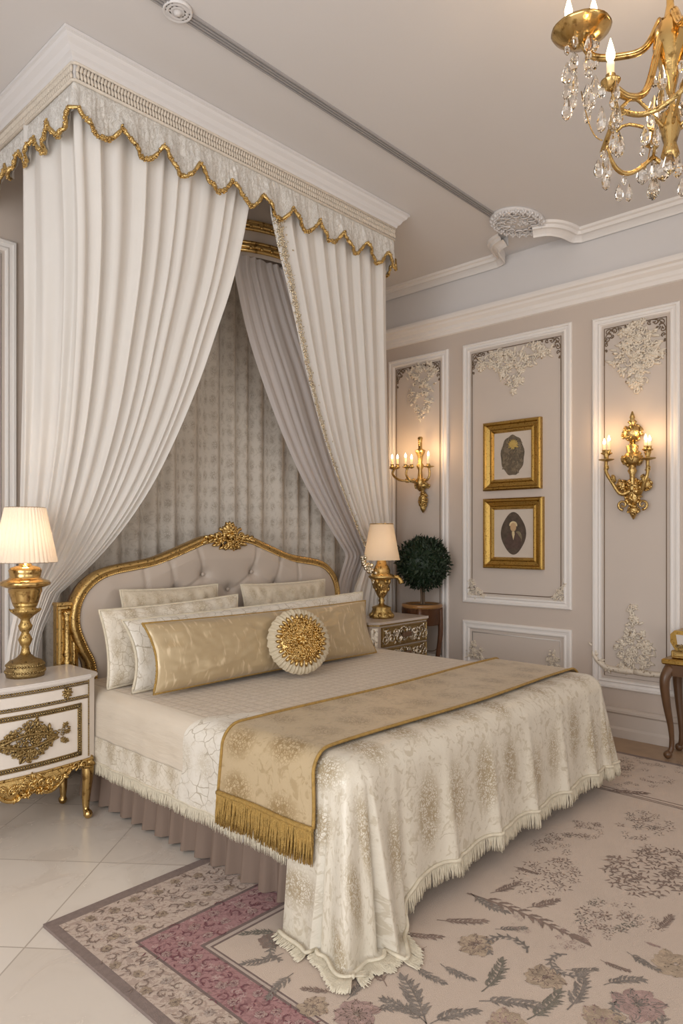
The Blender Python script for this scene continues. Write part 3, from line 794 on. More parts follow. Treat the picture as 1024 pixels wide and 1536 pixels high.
# fill beads evenly
b.build('bead_row', M['gold_smooth'], bed)
b = MB(); mpK = lambda a, c, h: (BC + a, HY - .045 - h, c)
for k in range(9):
    an = pi * k / 8; petal(b, mpK, .012 * math.cos(an), 1.42, an, .055 + .03 * math.sin(an), .03, .022)
rosette(b, mpK, 0, 1.42, .034, .034, 0, 7)
for sx in (-1, 1):
    scroll(b, mpK, sx * .085, 1.405, pi / 2, .045, 1.4, .012, sx, 0, 20, .016); scroll(b, mpK, sx * .045, 1.355, -pi / 2, .035, 1.2, .010, -sx, 0, 16, .018)
    for k in range(7):
        a0 = (pi if sx < 0 else 0); petal(b, mpK, sx * (.05 + .02 * k), 1.405 - .004 * k, a0 + sx * (-.5 + .9 * (k % 2)), .06, .024, .02)
    for k in range(5): petal(b, mpK, sx * (.01 + .022 * k), 1.36 - .006 * k + .02 * (k > 2), -pi / 2 + sx * (.35 + .22 * k), .05, .022, .022)
foliage_relief(b, mpK, lambda a, c: abs(a) < .12 - (c - 1.34) * .75 and abs(a) < (c - 1.318) * 2.2, (-.13, .13, 1.33, 1.475), 55, .026, .022, random.Random(6))
for k in range(3): petal(b, mpK, (k - 1) * .012, 1.465, pi / 2 + (1 - k) * .5, .04, .018, .016)
b.build('crest', M['gold'], bed)
pl = MB(); pl.box((1.662, HY - .012, .25), (1.775, HY + .03, 1.03)); pl.box((1.655, HY - .03, 1.03), (1.775, HY + .03, 1.05), bev=.004)
pl.frame(1.664, 1.773, .26, 1.028, [(0, .012), (0, .028), (.012, .030), (.016, .02), (.022, .014)], mpH)
pp = pl.build('side_pilaster', M['gold'], bed, smooth=False)
b = MB(); b.lathe([(.02, .70), (.026, .715), (.026, .73), (.016, .745), (.024, .77), (.017, .80), (.018, .95), (.022, .96), (.018, .968), (.026, .985), (.028, 1.0), (.02, 1.004)], (1.715, HY - .018, 0), 16)
b.build('colonnette', M['gold'], pp)
b = MB(); b.box((1.80, 1.72, .10), (3.72, 3.60, .605), bev=.05); b.build('mattress', M['curtain'], bed)
def skirt(u, v):
    Ls = [1.86, 1.90, 1.86]; s = u * sum(Ls)
    th = 2 * pi * s / .105; a = (.021 * math.sin(th) + .005 * math.sin(2.3 * th)) * (.25 + .9 * v) + .014 * v
    z = lerp(.34, .016, v)
    if s < Ls[0]: return (1.795 - a, 3.57 - s, z)
    if s < Ls[0] + Ls[1]: return (1.795 + (s - Ls[0]), 1.71 - a, z)
    return (3.725 + a, 1.71 + s - Ls[0] - Ls[1], z)
b = MB(); b.grid(skirt, 640, 8); b.build('bed_skirt', M['taupe'], bed, fix=False)

# ------------------------------------------------------------------ bedding laid over the bed
def ctx(x0, x1, y0, z0, Rr, flare=.06, floor=.018, fold=None, ccorner=0., soft=0.):
    def place(s, t):
        dx = s - x0 if s < x0 else (s - x1 if s > x1 else 0.)
        dy = t - y0 if t < y0 else 0.
        r = math.hypot(dx, dy)
        cx, cy = clamp(s, x0, x1), max(t, y0)
        if r < 1e-9:
            return Vector((s, t, z0 + soft * mnoise.noise(Vector((s * 2.2, t * 2.2, 5)))))
        ux, uy = dx / r, dy / r
        q = r / Rr
        if q < pi / 2: o = Rr * math.sin(q); z = z0 - Rr * (1 - math.cos(q)); w = q / (pi / 2) * .12
        else:
            k = r - Rr * pi / 2; o = Rr + flare * k; z = z0 - Rr - k * math.sqrt(max(0, 1 - flare * flare)); w = .12 + k / .5
        if dx and dy and ccorner:
            phi = math.atan2(-dy, abs(dx)); o += ccorner * clamp(w) * (math.sin(2 * phi) * .6 + .30 * math.cos(phi * 8 + .6) * math.sin(2 * phi))
        if fold: o += fold(s, t, dx, dy) * clamp(w, 0, 1.2)
        if z < floor:
            ex = floor - z; o += ex * .8; z = floor + .009 * (1 + math.sin(o * 40 + 4 * math.atan2(uy, ux))) * clamp(ex * 8)
        return Vector((cx + ux * o, cy + uy * o, z))
    return place
def strands(mb, rows, L, r, rnd, floor=.016, jit=.045):
    """fringe: rows = (point, direction, length factor)"""
    for p, d, lf in rows:
        if p.z > .05: d = d * .35 + Vector((0, 0, -.65))
        else: d = Vector((d.x, d.y, min(d.z, -.1)))
        d = (d + Vector((rnd.gauss(0, jit), rnd.gauss(0, jit), 0))).normalized()
        l = L * lf * rnd.uniform(.93, 1.04); q = []
        for k in range(4):
            x = p + d * l * k / 3
            x += Vector((rnd.gauss(0, r * .4), rnd.gauss(0, r * .4), 0)) * (k > 0)
            x.z = max(x.z, floor + r); q.append(x)
        mb.tube(q, [r, r * 1.15, r * 1.1, r * .6], 4)
def frows(fn, N, eps_fn, lf=None, jump=1):
    rows = []
    for i in range(N):
        u = (i + .5) / N; p = fn(u); d = p - eps_fn(u)
        if d.length < 1e-6: d = Vector((0, 0, -1))
        rows.append((p, d.normalized(), lf(u) if lf else 1.))
    return rows
XB0, XB1, YB0 = 1.735, 3.765, 1.655
# 1 bedspread: quilted top, satin sides, lace band with fringe, veined lace panel
spread = thing('bedspread', 'champagne bedspread with quilted top and lace border ending in cream fringe', 'bedspread', (BC, 2.6, .2))
sp = ctx(XB0 + .06, XB1 - .06, YB0 + .05, .622, .085, .03, fold=lambda s, t, dx, dy: .006 * math.sin(t * 21) + .004 * math.sin(t * 47 + 1), soft=.006)
XM = XB0 + .06
b = MB(); b.grid(lambda u, v: sp(lerp(XM - .012, XB1 - .048, u), lerp(YB0 + .06, 3.57, v)), 80, 80, uvf=lambda u, v: (lerp(XB0, XB1, u), lerp(YB0, 3.57, v)))
b.build('quilted_top', M['quilt'], spread, fix=False)
DS = .285
for sgn in (1, -1):
    sf = (lambda a: XM - a) if sgn > 0 else (lambda a: XB1 - .06 + a)
    b = MB(); b.grid(lambda u, v: sp(sf(lerp(.01, DS, v)), lerp(1.70, 3.57, u)), 150, 26, uvf=lambda u, v: (u * 1.9, v * .3)); b.build('satin_side', M['satin'], spread, fix=False)
    b = MB(); b.grid(lambda u, v: sp(sf(lerp(DS - .012, DS + .115, v)), lerp(1.70, 3.57, u)) + Vector((-sgn * .004, 0, 0)), 150, 8, uvf=lambda u, v: (u * 1.9, v * .13)); b.build('lace_band', M['lace'], spread, fix=False)
    b = MB(); rg = random.Random(12)
    strands(b, frows(lambda u: sp(sf(DS + .112), lerp(1.72, 3.56, u)), 520, lambda u: sp(sf(DS + .07), lerp(1.72, 3.56, u))), .062, .0024, rg)
    b.tube([sp(sf(DS + .112), lerp(1.70, 3.57, i / 80)) + Vector((-sgn * .004, 0, 0)) for i in range(81)], .006, 6)
    b.build('fringe', M['rope'], spread)
sp2 = ctx(XB0 + .06, XB1 - .06, YB0 + .05, .626, .085, .03, fold=lambda s, t, dx, dy: .006 + .006 * math.sin(t * 21) + .004 * math.sin(t * 47 + 1), soft=.006)
b = MB(); b.grid(lambda u, v: sp2(XM - lerp(-.20 + .12 * u * 0, DS + .118, v), lerp(1.70, 2.44 + .10 * v + .012 * math.sin(v * 14) - .10 * sstep(.5, 0, v), u)) + Vector((-.004, 0, .002)), 50, 40, uvf=lambda u, v: (u * .75, v * .62)); b.build('lace_panel', M['veinlace'], spread, fix=False)
# 2 foot throw with long corner train
throw = thing('foot_throw', 'ivory and gold damask throw over the foot of the bed trailing onto the rug', 'throw', (BC, 1.7, .016))
def tfold(s, t, dx, dy):
    if dy and not dx:
        a = 0.
        for k in range(6): a += math.exp(-((s - 1.93 - .325 * k) / .028) ** 2)
        return .026 * a + .012 * math.sin(s * 19.3 + 1) - .004 + .085 * math.exp(-((s - 1.80) / .07) ** 2) - .03 * math.exp(-((s - 1.96) / .035) ** 2)
    if dx and not dy: return .05 * sstep(1.80, 1.62, t) + .014 * math.sin(t * 28 + 2)
    return 0.
tp = ctx(1.785, 3.715, 1.635, .642, .095, .07, floor=.022, fold=tfold, ccorner=.10)
DL, DF, DR = .70, .545, .545
def tcl(u, v):
    s = lerp(1.785 - DL, 3.715 + DR, u)
    tm = lerp(1.81, 2.0, sstep(1.60, 1.80, s)); tm = lerp(tm, 1.84, sstep(3.66, 3.8, s))
    t = lerp(1.635 - DF - .17 * sstep(2.04, 1.86, s), tm, v)
    a = min(0, s - 1.785); c = min(0, t - 1.635)      # round the cloth corner a little
    if a and c:
        A, C = -a / DL, -c / (DF + .2); k = (max(A, C) / math.hypot(A, C)) ** .95; return 1.785 + a * k, 1.635 + c * k
    a = max(0, s - 3.715)
    if a and c:
        A, C = a / DR, -c / DF; k = (max(A, C) / math.hypot(A, C)) ** 1.; return 3.715 + a * k, 1.635 + c * k
    return s, t
def tpl(u, v): return tp(*tcl(u, v))
b = MB(); b.grid(tpl, 260, 110, uvf=lambda u, v: tcl(u, v)); b.build('damask_cloth', M['throw'], throw, fix=False)
b = MB(); rg = random.Random(14); rows = []
scl = lambda u: .80 + .32 * abs(math.sin(u * 3.18 * pi / .145)) ** .7
rows += frows(lambda u: tpl(u, 0), 1050, lambda u: tpl(u, .05), scl)
rows += frows(lambda u: tpl(0, u), 190, lambda u: tpl(.02, u), None)
strands(b, rows, .066, .0030, rg, jit=.06)
N = 320
b.tube([tpl(i / N, 0.003) + Vector((0, -.004, .002)) for i in range(N + 1)], .0075, 6)
b.tube([tpl(0.002, i / 60) + Vector((-.004, 0, .002)) for i in range(61)], .0075, 6)
b.build('fringe', M['rope'], throw)
# 3 runner
runner = thing('bed_runner', 'gold brocade bed runner with thick gold fringe lying across the bed', 'bed runner', (BC, 1.95, .26))
rp = ctx(1.765, 3.735, 1.0, .655, .09, .10, fold=lambda s, t, dx, dy: .010 * math.sin((t - 1.7) * 17) + .012)
RD = .30
def rcl(u, v): return lerp(1.765 - RD, 3.735 + .12, u), lerp(1.70, 2.19, v) + .012 * math.sin(u * 9)- .03 * (1 - v) * sstep(.16, 0, u)
b = MB(); b.grid(lambda u, v: rp(*rcl(u, v)), 200, 46, uvf=lambda u, v: rcl(u, v)); b.build('brocade_cloth', M['runner'], runner, fix=False)
b = MB()
for v in (0.0, 1.0): b.tube([rp(*rcl(i / 120, v)) + Vector((-.002, 0, .003)) for i in range(121)], .0065, 6)
b.build('corded_edge', M['ropegold'], runner)
b = MB(); rg = random.Random(15)
strands(b, frows(lambda u: rp(*rcl(0, u)) + Vector((-.004, 0, 0)), 190, lambda u: rp(*rcl(.03, u))), .122, .0030, rg, jit=.025)
strands(b, frows(lambda u: rp(*rcl(0, u)) + Vector((-.010, 0, .006)), 150, lambda u: rp(*rcl(.03, u))), .116, .0030, rg, jit=.035)
b.tube([rp(*rcl(0.0, i / 40)) + Vector((-.006, 0, 0)) for i in range(41)], .010, 6)
b.build('fringe', M['ropegold'], runner)

# ------------------------------------------------------------------ pillows
def pillow(name, label, xc, yb, zb, w, h, T, lean, mat, seed, yaw=0., edge=None, edgemat=None, roll=0., cat='pillow', group='pillows on the bed', flange=0.):
    root = thing(name, label, cat, (xc, yb, zb), group)
    rot = Matrix.Rotation(yaw, 3, 'Z') @ Matrix.Rotation(-lean, 3, 'X') @ Matrix.Rotation(roll, 3, 'Y')
    def pt(a, c, sgn):
        a = clamp(a, -1, 1); c = clamp(c, -1, 1)
        th = T * max(0, (1 - a ** 4) * (1 - c ** 4)) ** .5 * (1 - .16 * a * a)
        th *= 1 + .10 * mnoise.noise(Vector((a * 2.2 + seed, c * 1.7, sgn)))
        wr = .010 * mnoise.noise(Vector((a * 6 + seed * 3, c * 3, sgn * 2))) * min(1, th / T * 1.5) + .006 * mnoise.noise(Vector((a * 16 + seed, c * 7, sgn))) * min(1, th / T)
        x = w / 2 * a * (1 - .055 * (1 - c * c)); z = h / 2 * c * (1 - .05 * (1 - a * a))
        v = rot @ Vector((x, sgn * (th + wr), z))
        return Vector((xc, yb, zb)) + v + Vector((0, 0, h / 2 * math.cos(lean)))
    nu, nv = int(60 * max(1, w / .7)), 40
    b = MB()
    sm = lambda q: math.sin((q - .5) * pi) * .35 + (q * 2 - 1) * .65
    for sgn in (-1, 1): b.grid(lambda u, v: pt(sm(u), sm(v), sgn), nu, nv, uvf=lambda u, v: ((u - .5) * w + seed, (v - .5) * h))
    b.build('cover', mat, root)
    if edge:
        b = MB(); bd_ = []
        for k in range(40): bd_.append(pt(-1 + k / 20, -1, 1))
        for k in range(24): bd_.append(pt(1, -1 + k / 12, 1))
        for k in range(40): bd_.append(pt(1 - k / 20, 1, 1))
        for k in range(24): bd_.append(pt(-1, 1 - k / 12, 1))
        b.tube(bd_, edge, 6, True); b.build('piping', edgemat or mat, root)
    return root, pt
zp = .640
pillow('pillow', 'beige brocade pillow at the very back, left, against the headboard', 2.29, 3.46, zp + .03, .66, .44, .05, .13, M['sham'], 1, edge=.006, edgemat=M['rope'], roll=-.0)
pillow('pillow', 'beige brocade pillow at the very back, right, under the headboard crest', 3.16, 3.43, zp + .03, .76, .43, .06, .14, M['sham'], 2, edge=.006, edgemat=M['rope'])
pillow('pillow', 'square ivory lace pillow standing behind the long lace bolster at its left end', 2.21, 3.30, zp, .90, .40, .055, .16, M['lace'], 3, edge=.007, edgemat=M['rope'], roll=-.03)
pillow('bolster_pillow', 'long ivory lace pillow between the gold satin bolster and the back pillows', 2.72, 3.14, zp + .006, 1.84, .36, .06, .24, M['veinlace'], 4, edge=.008, edgemat=M['rope'], roll=-.02)
gp, gpt = pillow('bolster_pillow', 'long gold satin bolster pillow in front of the other pillows', 2.65, 2.975, zp + .003, 1.66, .345, .07, .28, M['goldsatin'], 5, edge=.006, edgemat=M['ropegold'], roll=-.0)
b = MB(); rg = random.Random(21)
for i in range(70):
    c = rg.uniform(-1, 1); p = gpt(-1, c, 1); b.blob(p, ((rg.uniform(.004, .012), 0, 0), (0, .004, 0), (0, .0, rg.uniform(.004, .008))), 5, 3)
b.build('lace_end', M['ropegold'], gp)
# round rosette cushion
rc_ = Vector((2.66, 2.80, .818)); lean = .30
ros = thing('round_cushion', 'round pleated cushion with gold rosette leaning on the gold satin bolster', 'pillow', (rc_.x, rc_.y, .64), 'pillows on the bed')
rot = Matrix.Rotation(-.42, 3, 'Z') @ Matrix.Rotation(-lean, 3, 'X')
mpr = lambda a, c, h: tuple(rc_ + rot @ Vector((a, -h, c)))
RR = .182
def rs(u, v, sg):
    r = RR * v; th = 2 * pi * u; t_ = .052 * math.sqrt(max(0, 1 - v ** 3))
    pl_ = (.0055 * math.sin(th * 52) + .003 * math.sin(th * 23)) * sstep(.35, .7, v)
    return mpr(r * math.cos(th) * (1 + .012 * math.sin(th * 26) * v), r * math.sin(th) * (1 + .012 * math.sin(th * 26) * v), sg * t_ + pl_)
b = MB()
for sg in (1, -1): b.grid(lambda u, v: rs(u, v, sg), 312, 14, cu=True)
b.build('pleated_cover', m_plain('pleated_champagne', (.62, .53, .38), .5, bs=200, bstr=.2, var=.05), ros)
b = MB(); rg = random.Random(31)
b.lathe([(.128, .0), (.126, .012), (.09, .02), (.05, .024), (.01, .026)], (0, 0, 0), 36)
b.v = [mpr(x, y, z + .036) for x, y, z in b.v]
mq = lambda a, c, h: mpr(a, c, h + .05)
for k in range(30):
    th = 2 * pi * k / 30; petal(b, lambda a, c, h: mpr(a, c, h + .038), .113 * math.cos(th), .113 * math.sin(th), th, .042, .022, .014)
for k in range(16):
    th = 2 * pi * k / 16; scroll(b, mq, .075 * math.cos(th), .075 * math.sin(th), th, .02, 1.2, .005, 1, 0, 10, .01)
foliage_relief(b, mq, lambda a, c: a * a + c * c < .0125, (-.115, .115, -.115, .115), 170, .024, .016, rg)
rosette(b, mq, 0, 0, .03, .028, 0, 8)
b.build('gold_rosette', M['gold'], ros)

# ------------------------------------------------------------------ rug
rug = thing('area_rug', 'large beige floral rug with rose border lying under the bed', 'rug', (2.8, .4, 0))
RX0, RX1, RY0, RY1 = 1.09, 4.50, -1.9, 2.475
rings = [('rug_edge', 0, 0), ('rug_border', .035, .05), ('rug_line', .165, .34), ('rug_red', .175, .355), ('rug_line', .305, .52), ('rug_line2', .315, .535), ('rug_line', .325, .55), ('rug_field', .332, .56)]
b = MB(); H = .012
def rect(ix, iy): return RX0 + ix, RX1 - (ix if ix < .1 else .036 + ix * .01), RY0 + iy, RY1 - iy
b.add([(RX0, RY0, 0), (RX1, RY0, 0), (RX1, RY1, 0), (RX0, RY1, 0), (RX0, RY0, H), (RX1, RY0, H), (RX1, RY1, H), (RX0, RY1, H)], [(0, 1, 5, 4), (1, 2, 6, 5), (2, 3, 7, 6), (3, 0, 4, 7)], 0, flat=True)
ml = [M['rug_edge']]
names = ['rug_edge', 'rug_border', 'rug_line', 'rug_red', 'rug_line2', 'rug_field']
for i, (nm, ix, iy) in enumerate(rings):
    x0, x1, y0, y1 = rect(ix, iy)
    o = [(x0, y0, H), (x1, y0, H), (x1, y1, H), (x0, y1, H)]
    if i < len(rings) - 1:
        x0, x1, y0, y1 = rect(*rings[i + 1][1:]); q = [(x0, y0, H), (x1, y0, H), (x1, y1, H), (x0, y1, H)]
        b.add(o + q, [(0, 1, 5, 4), (1, 2, 6, 5), (2, 3, 7, 6), (3, 0, 4, 7)], names.index(nm), flat=True)
    else: b.add(o, [(0, 1, 2, 3)], names.index(nm), flat=True)
b.build('pile', [M[k] for k in names], rug, smooth=False)
# woven motifs: slightly raised pile
mo = MB(); MK = ['mo_grey', 'mo_taupe', 'mo_pink', 'mo_ochre', 'mo_olive', 'rug_line2']
HZ = [H + .0012]
def poly(pts, mi, h=None):
    h = h or HZ[0] + R_.uniform(0, .0006); n = len(pts)
    mo.add([(x, y, h) for x, y in pts], [tuple(range(n))], mi)
def leafp(x, y, a, L, W, mi, serr=0., blunt=1.):
    """serrated leaf outline"""
    n = 7; lft, rgt = [], []
    for k in range(1, n):
        t = k / n; w = W * math.sin(pi * t ** (.8 if blunt == 1 else 1.25)) ** blunt * .5 * (1 - serr * (k % 2))
        bend = .12 * L * math.sin(pi * t)
        lft.append((t * L, w + bend)); rgt.append((t * L, -w + bend))
    o = [(0, 0)] + lft + [(L, 0)] + rgt[::-1]
    c, s = math.cos(a), math.sin(a)
    pts = [(x + p * c - q * s, y + p * s + q * c) for p, q in o]
    # two halves so the polygon stays simple
    m = len(pts) // 2
    poly(pts, mi)
def stem(x, y, a, L, bend, w, mi, n=10):
    l, r, ps = [], [], []
    th = a
    for k in range(n + 1):
        ps.append((x, y, th)); x += math.cos(th) * L / n; y += math.sin(th) * L / n; th += bend / n
    for (px, py, t) in ps: l.append((px - math.sin(t) * w, py + math.cos(t) * w)); r.append((px + math.sin(t) * w, py - math.cos(t) * w))
    for k in range(n): poly([r[k], r[k + 1], l[k + 1], l[k]], mi, HZ[0])
    return ps
def sprig(x, y, a, L, bend, mi, n=10, lw=.30, ll=.27):
    ps = stem(x, y, a, L, bend, L * .012, mi, n)
    for k in range(2, n + 1):
        px, py, th = ps[k]; q = min(L * ll, .062) * (1 - .55 * abs(k / n - .45)) * R_.uniform(.8, 1.15)
        for sg in (-1, 1): leafp(px, py, th + sg * (.62 + R_.uniform(-.15, .15)), q, q * lw, mi, .4)
    px, py, th = ps[-1]; leafp(px, py, th, L * .22, L * .08, mi)
def flower(x, y, r, mi, mi2, n=8):
    for ring, (q, w) in enumerate(((1., .5), (.66, .42), (.38, .3))):
        for k in range(n):
            a = 2 * pi * (k + .5 * ring) / n + R_.uniform(-.18, .18); l_ = r * q * R_.uniform(.8, 1.12)
            x1, y1 = x + .12 * r * math.cos(a), y + .12 * r * math.sin(a)
            HZ[0] = H + .0008 + .0004 * ring
            leafp(x1, y1, a, l_, r * w * 1.35, mi2, 0., .55)
            HZ[0] = H + .0012 + .0004 * ring
            for sg in (-1, 1):      # drawn petal outline
                ps = stem(x1, y1, a + sg * .55, l_ * 1.12, -sg * 1.5, r * .022, mi, 6)
            leafp(x + l_ * .55 * math.cos(a), y + l_ * .55 * math.sin(a), a, l_ * .4, r * .035, mi)
    HZ[0] = H + .0024
    for k in range(9):
        a = R_.uniform(0, 6.28); q = r * R_.uniform(.0, .25); leafp(x + q * math.cos(a), y + q * math.sin(a), R_.uniform(0, 6.28), r * .16, r * .06, mi)
    HZ[0] = H + .0012
def cluster(x, y, rx, ry, mi, n=46, mi2=None):
    for k in range(n):
        a = R_.uniform(0, 6.28); q = math.sqrt(R_.random()); px, py = x + rx * q * math.cos(a), y + ry * q * math.sin(a)
        r = min(rx, ry) * R_.uniform(.12, .24); m = mi2 if mi2 is not None and R_.random() < .35 else mi
        a0 = R_.uniform(0, 6.28)
        for j in range(6):       # small open blossom of curved strokes
            aa = a0 + j * 1.256; leafp(px + r * .5 * math.cos(aa), py + r * .5 * math.sin(aa), aa + 1.1, r * .9, r * .2, m)
def cscroll(x, y, a, R0, mi):
    ps = stem(x, y, a, R0 * 4, 4.2, R0 * .05, mi, 22)
    for k in range(2, 22, 2):
        px, py, th = ps[k]
        for sg in (-1, 1): leafp(px, py, th + sg * .8, R0 * .42 * R_.uniform(.6, 1.2), R0 * .14, mi, .2)
def F2(px, py): q = P(px, py, Z=H); return q.x, q.y
def seg(p0, p1):
    a = F2(*p0); c = F2(*p1); return a[0], a[1], math.atan2(c[1] - a[1], c[0] - a[0]), math.hypot(c[0] - a[0], c[1] - a[1])
for p0, p1, bend, mi in (((655, 1380), (722, 1388), .3, 1), ((706, 1340), (740, 1372), .6, 0), ((700, 1340), (862, 1392), -.3, 1), ((735, 1340), (778, 1330), .3, 1), ((790, 1362), (838, 1355), .3, 1), ((742, 1394), (785, 1394), .1, 0),
                         ((620, 1450), (655, 1478), .4, 0), ((660, 1446), (697, 1474), .5, 0), ((722, 1488), (770, 1452), .5, 4), ((718, 1502), (800, 1500), -.4, 0), ((640, 1536), (595, 1492), .6, 0), ((645, 1536), (700, 1508), -.5, 0), ((640, 1540), (622, 1470), .3, 0),
                         ((850, 1515), (895, 1475), .5, 0), ((940, 1428), (978, 1456), .3, 0), ((905, 1478), (950, 1462), -.5, 0), ((900, 1440), (935, 1460), .5, 1), ((848, 1455), (893, 1460), .4, 0), ((790, 1530), (850, 1500), .4, 4), ((600, 1400), (655, 1412), .4, 1),
                         ((580, 1480), (560, 1440), .5, 1), ((420, 1400), (370, 1392), .6, 4), ((425, 1430), (375, 1452), -.5, 0), ((440, 1460), (395, 1490), .4, 0), ((500, 1490), (460, 1480), .3, 1), ((520, 1500), (548, 1478), .5, 0), ((560, 1510), (610, 1520), .4, 0),
                         ((640, 1420), (612, 1434), .4, 1), ((985, 1395), (1015, 1380), .4, 1), ((965, 1412), (985, 1422), .4, 2), ((770, 1300), (800, 1312), .3, 1), ((905, 1185), (965, 1192), .2, 1), ((700, 1235), (760, 1222), .3, 1)):
    x, y, a, L = seg(p0, p1); sprig(x, y, a, L, bend, mi)
for px, py, r, mi, mi2 in ((714, 1417, .085, 1, 3), (817, 1466, .08, 1, 3), (956, 1508, .10, 0, 2), (1014, 1447, .10, 3, 3), (535, 1522, .09, 1, 2), (760, 1536, .08, 2, 3), (406, 1412, .06, 0, 1), (470, 1510, .06, 1, 3), (905, 1530, .08, 2, 3)):
    x, y = F2(px, py); flower(x, y, r * .72, mi, mi2, 9)
for px, py, rx, ry, mi, mi2, n in ((820, 1314, .20, .11, 1, None, 46), (878, 1244, .12, .09, 1, None, 30), (832, 1266, .13, .09, 1, 0, 30), (966, 1237, .20, .11, 1, 0, 44), (980, 1304, .26, .17, 1, None, 80), (915, 1376, .16, .10, 1, 4, 44), (975, 1385, .06, .06, 1, None, 14),
                               (862, 1403, .15, .05, 2, None, 34), (785, 1385, .08, .05, 2, 1, 16), (945, 1150, .22, .11, 1, 0, 36), (985, 1172, .12, .08, 1, None, 18), (1010, 1150, .12, .1, 1, 0, 18), (940, 1178, .1, .07, 0, 1, 16)):
    x, y = F2(px, py); cluster(x, y, rx, ry, mi, n, mi2)
for px, py, a, R0, mi in ((790, 1430, .4, .07, 0), (850, 1432, 2.2, .06, 0), (930, 1500, 2.8, .07, 0), (455, 1420, 1.2, .06, 0)):
    x, y = F2(px, py); cscroll(x, y, a, R0, mi)
# unseen rest of the field, so the pattern goes on
for k in range(26):
    x = R_.uniform(1.6, 4.0); y = R_.uniform(-1.2, .75)
    (lambda: sprig(x, y, R_.uniform(0, 6.28), .2, .5, 0), lambda: cluster(x, y, .14, .1, 1, 26), lambda: flower(x, y, .09, 1, 3))[k % 3]()
# scrolling flowers along the tan and rose borders
def border(ax, pos, lo, hi, w, mi, mi2, pit):
    q = lo; k = 0
    while q < hi:
        x, y = (q, pos) if ax == 0 else (pos, q); sg = 1 if k % 2 else -1
        off = w * (.22 + R_.uniform(-.12, .12)) * sg; x2, y2 = (x, y + off) if ax == 0 else (x + off, y)
        cscroll(x2, y2, (0 if sg > 0 else pi) + (0 if ax == 0 else pi / 2), w * .19, mi)
        x3, y3 = (x + pit * .5, y - off * .6) if ax == 0 else (x - off * .6, y + pit * .5)
        flower(x3, y3, w * .22, mi, mi2, 7)
        for j in range(6): leafp(x + R_.uniform(-.5, .5) * pit, y + R_.uniform(-.3, .3) * w if ax == 0 else y + R_.uniform(-.5, .5) * pit, R_.uniform(0, 6.28), w * .26, w * .06, mi, .2)
        q += pit * R_.uniform(.85, 1.15); k += 1
[border(0, RY1 - .10 - .085 * k, RX0 + .08, 1.95, .095, 1, (3, 5, 3)[k], .10) for k in range(3)]
border(1, RX0 + .07, .3, RY1 - .34, .085, 1, 3, .10); border(1, RX0 + .132, .3, RY1 - .34, .075, 1, 5, .10)
MK_red = ['mo_red']
border(0, RY1 - .40, RX0 + .2, 2.0, .095, 6, 7, .10); border(0, RY1 - .475, RX0 + .22, 2.0, .085, 6, 7, .10); border(1, RX0 + .21, .3, RY1 - .5, .08, 6, 7, .09); border(1, RX0 + .268, .3, RY1 - .5, .075, 6, 7, .09)
for o_ in (0, .018, .05): poly([(3.76 + o_, -1.3), (3.768 + o_, -1.3), (3.768 + o_, 1.9), (3.76 + o_, 1.9)], 1, H + .0011)
for k, c in (('mo_wine', (.23, .085, .10)), ('mo_rose', (.50, .35, .315))): M[k] = m_plain('rug_' + k, c, .95, bs=400, bstr=.4, var=.2, vs=40)
mo.build('woven_motifs', [M[k] for k in MK + ['mo_wine', 'mo_rose']], rug, smooth=False, fix=False)
b = MB(); b.box((4.5, YF, 0), (XW - .03, YW - .3, .006)); struct(b.build('trim_30', M['floorstrip'], smooth=False))
# ------------------------------------------------------------------ left nightstand
NX0, NX1, NYF, NYB = 1.03, 1.70, 3.255, 3.58
ns = thing('nightstand', 'ivory nightstand with gilt mounts and carved gold feet at the left of the bed', 'nightstand', ((NX0 + NX1) / 2, 3.42, 0), 'nightstands')
NC = (NX0 + NX1) / 2
def yf(a): return NYF - .030 * math.cos(clamp((a - NC) / .30, -1, 1) * pi / 2)
mpN = lambda a, z, h: (a, yf(a) - h, z)
mpV = lambda a, c, h: (a, c, h)
def plan(o):
    pts = [(NX0 - o, NYB), (NX0 - o, NYF + .02)]
    for k in range(17):
        a = lerp(NX0 + .035, NX1 - .035, k / 16); pts.append((a, yf(a) - o))
    return pts + [(NX1 + o, NYF + .02), (NX1 + o, NYB)]
b = MB(); b.prism(plan(0), .30, .70, mpV); b.build('body', M['ivory'], ns, smooth=False)
b = MB(); b.prism(plan(.006), .697, .704, mpV); b.prism(plan(.018), .704, .716, mpV); b.prism(plan(.012), .716, .722, mpV); b.build('top', M['marbletop'], ns, smooth=False)
def beads(b, mp, p0, p1, r, step=None):
    L = math.hypot(p1[0] - p0[0], p1[1] - p0[1]); n = max(1, int(L / (step or r * 1.9)))
    for k in range(n + 1):
        q = mp(lerp(p0[0], p1[0], k / n), lerp(p0[1], p1[1], k / n), .003); b.ball(q, r, 6, 4)
b = MB()
for z in (.686, .617): beads(b, mpN, (NX0 + .03, z), (NX1 - .045, z), .006); 
for z in (.676, .607): b.tube([mpN(lerp(NX0 + .03, NX1 - .045, k / 16), z, .002) for k in range(17)], .003, 5)
beads(b, mpN, (NX1 - .042, .32), (NX1 - .042, .69), .0045); beads(b, mpN, (NX0 + .03, .32), (NX0 + .03, .69), .0045)
b.build('beaded_moulding', M['brass_dark'], ns)
dr = MB(); dr.grid(lambda u, v: mpN(lerp(NX0 + .045, NX1 - .06, u), lerp(.624, .670, v), .003), 16, 1); drw = dr.build('drawer', M['ivory'], ns, smooth=False)
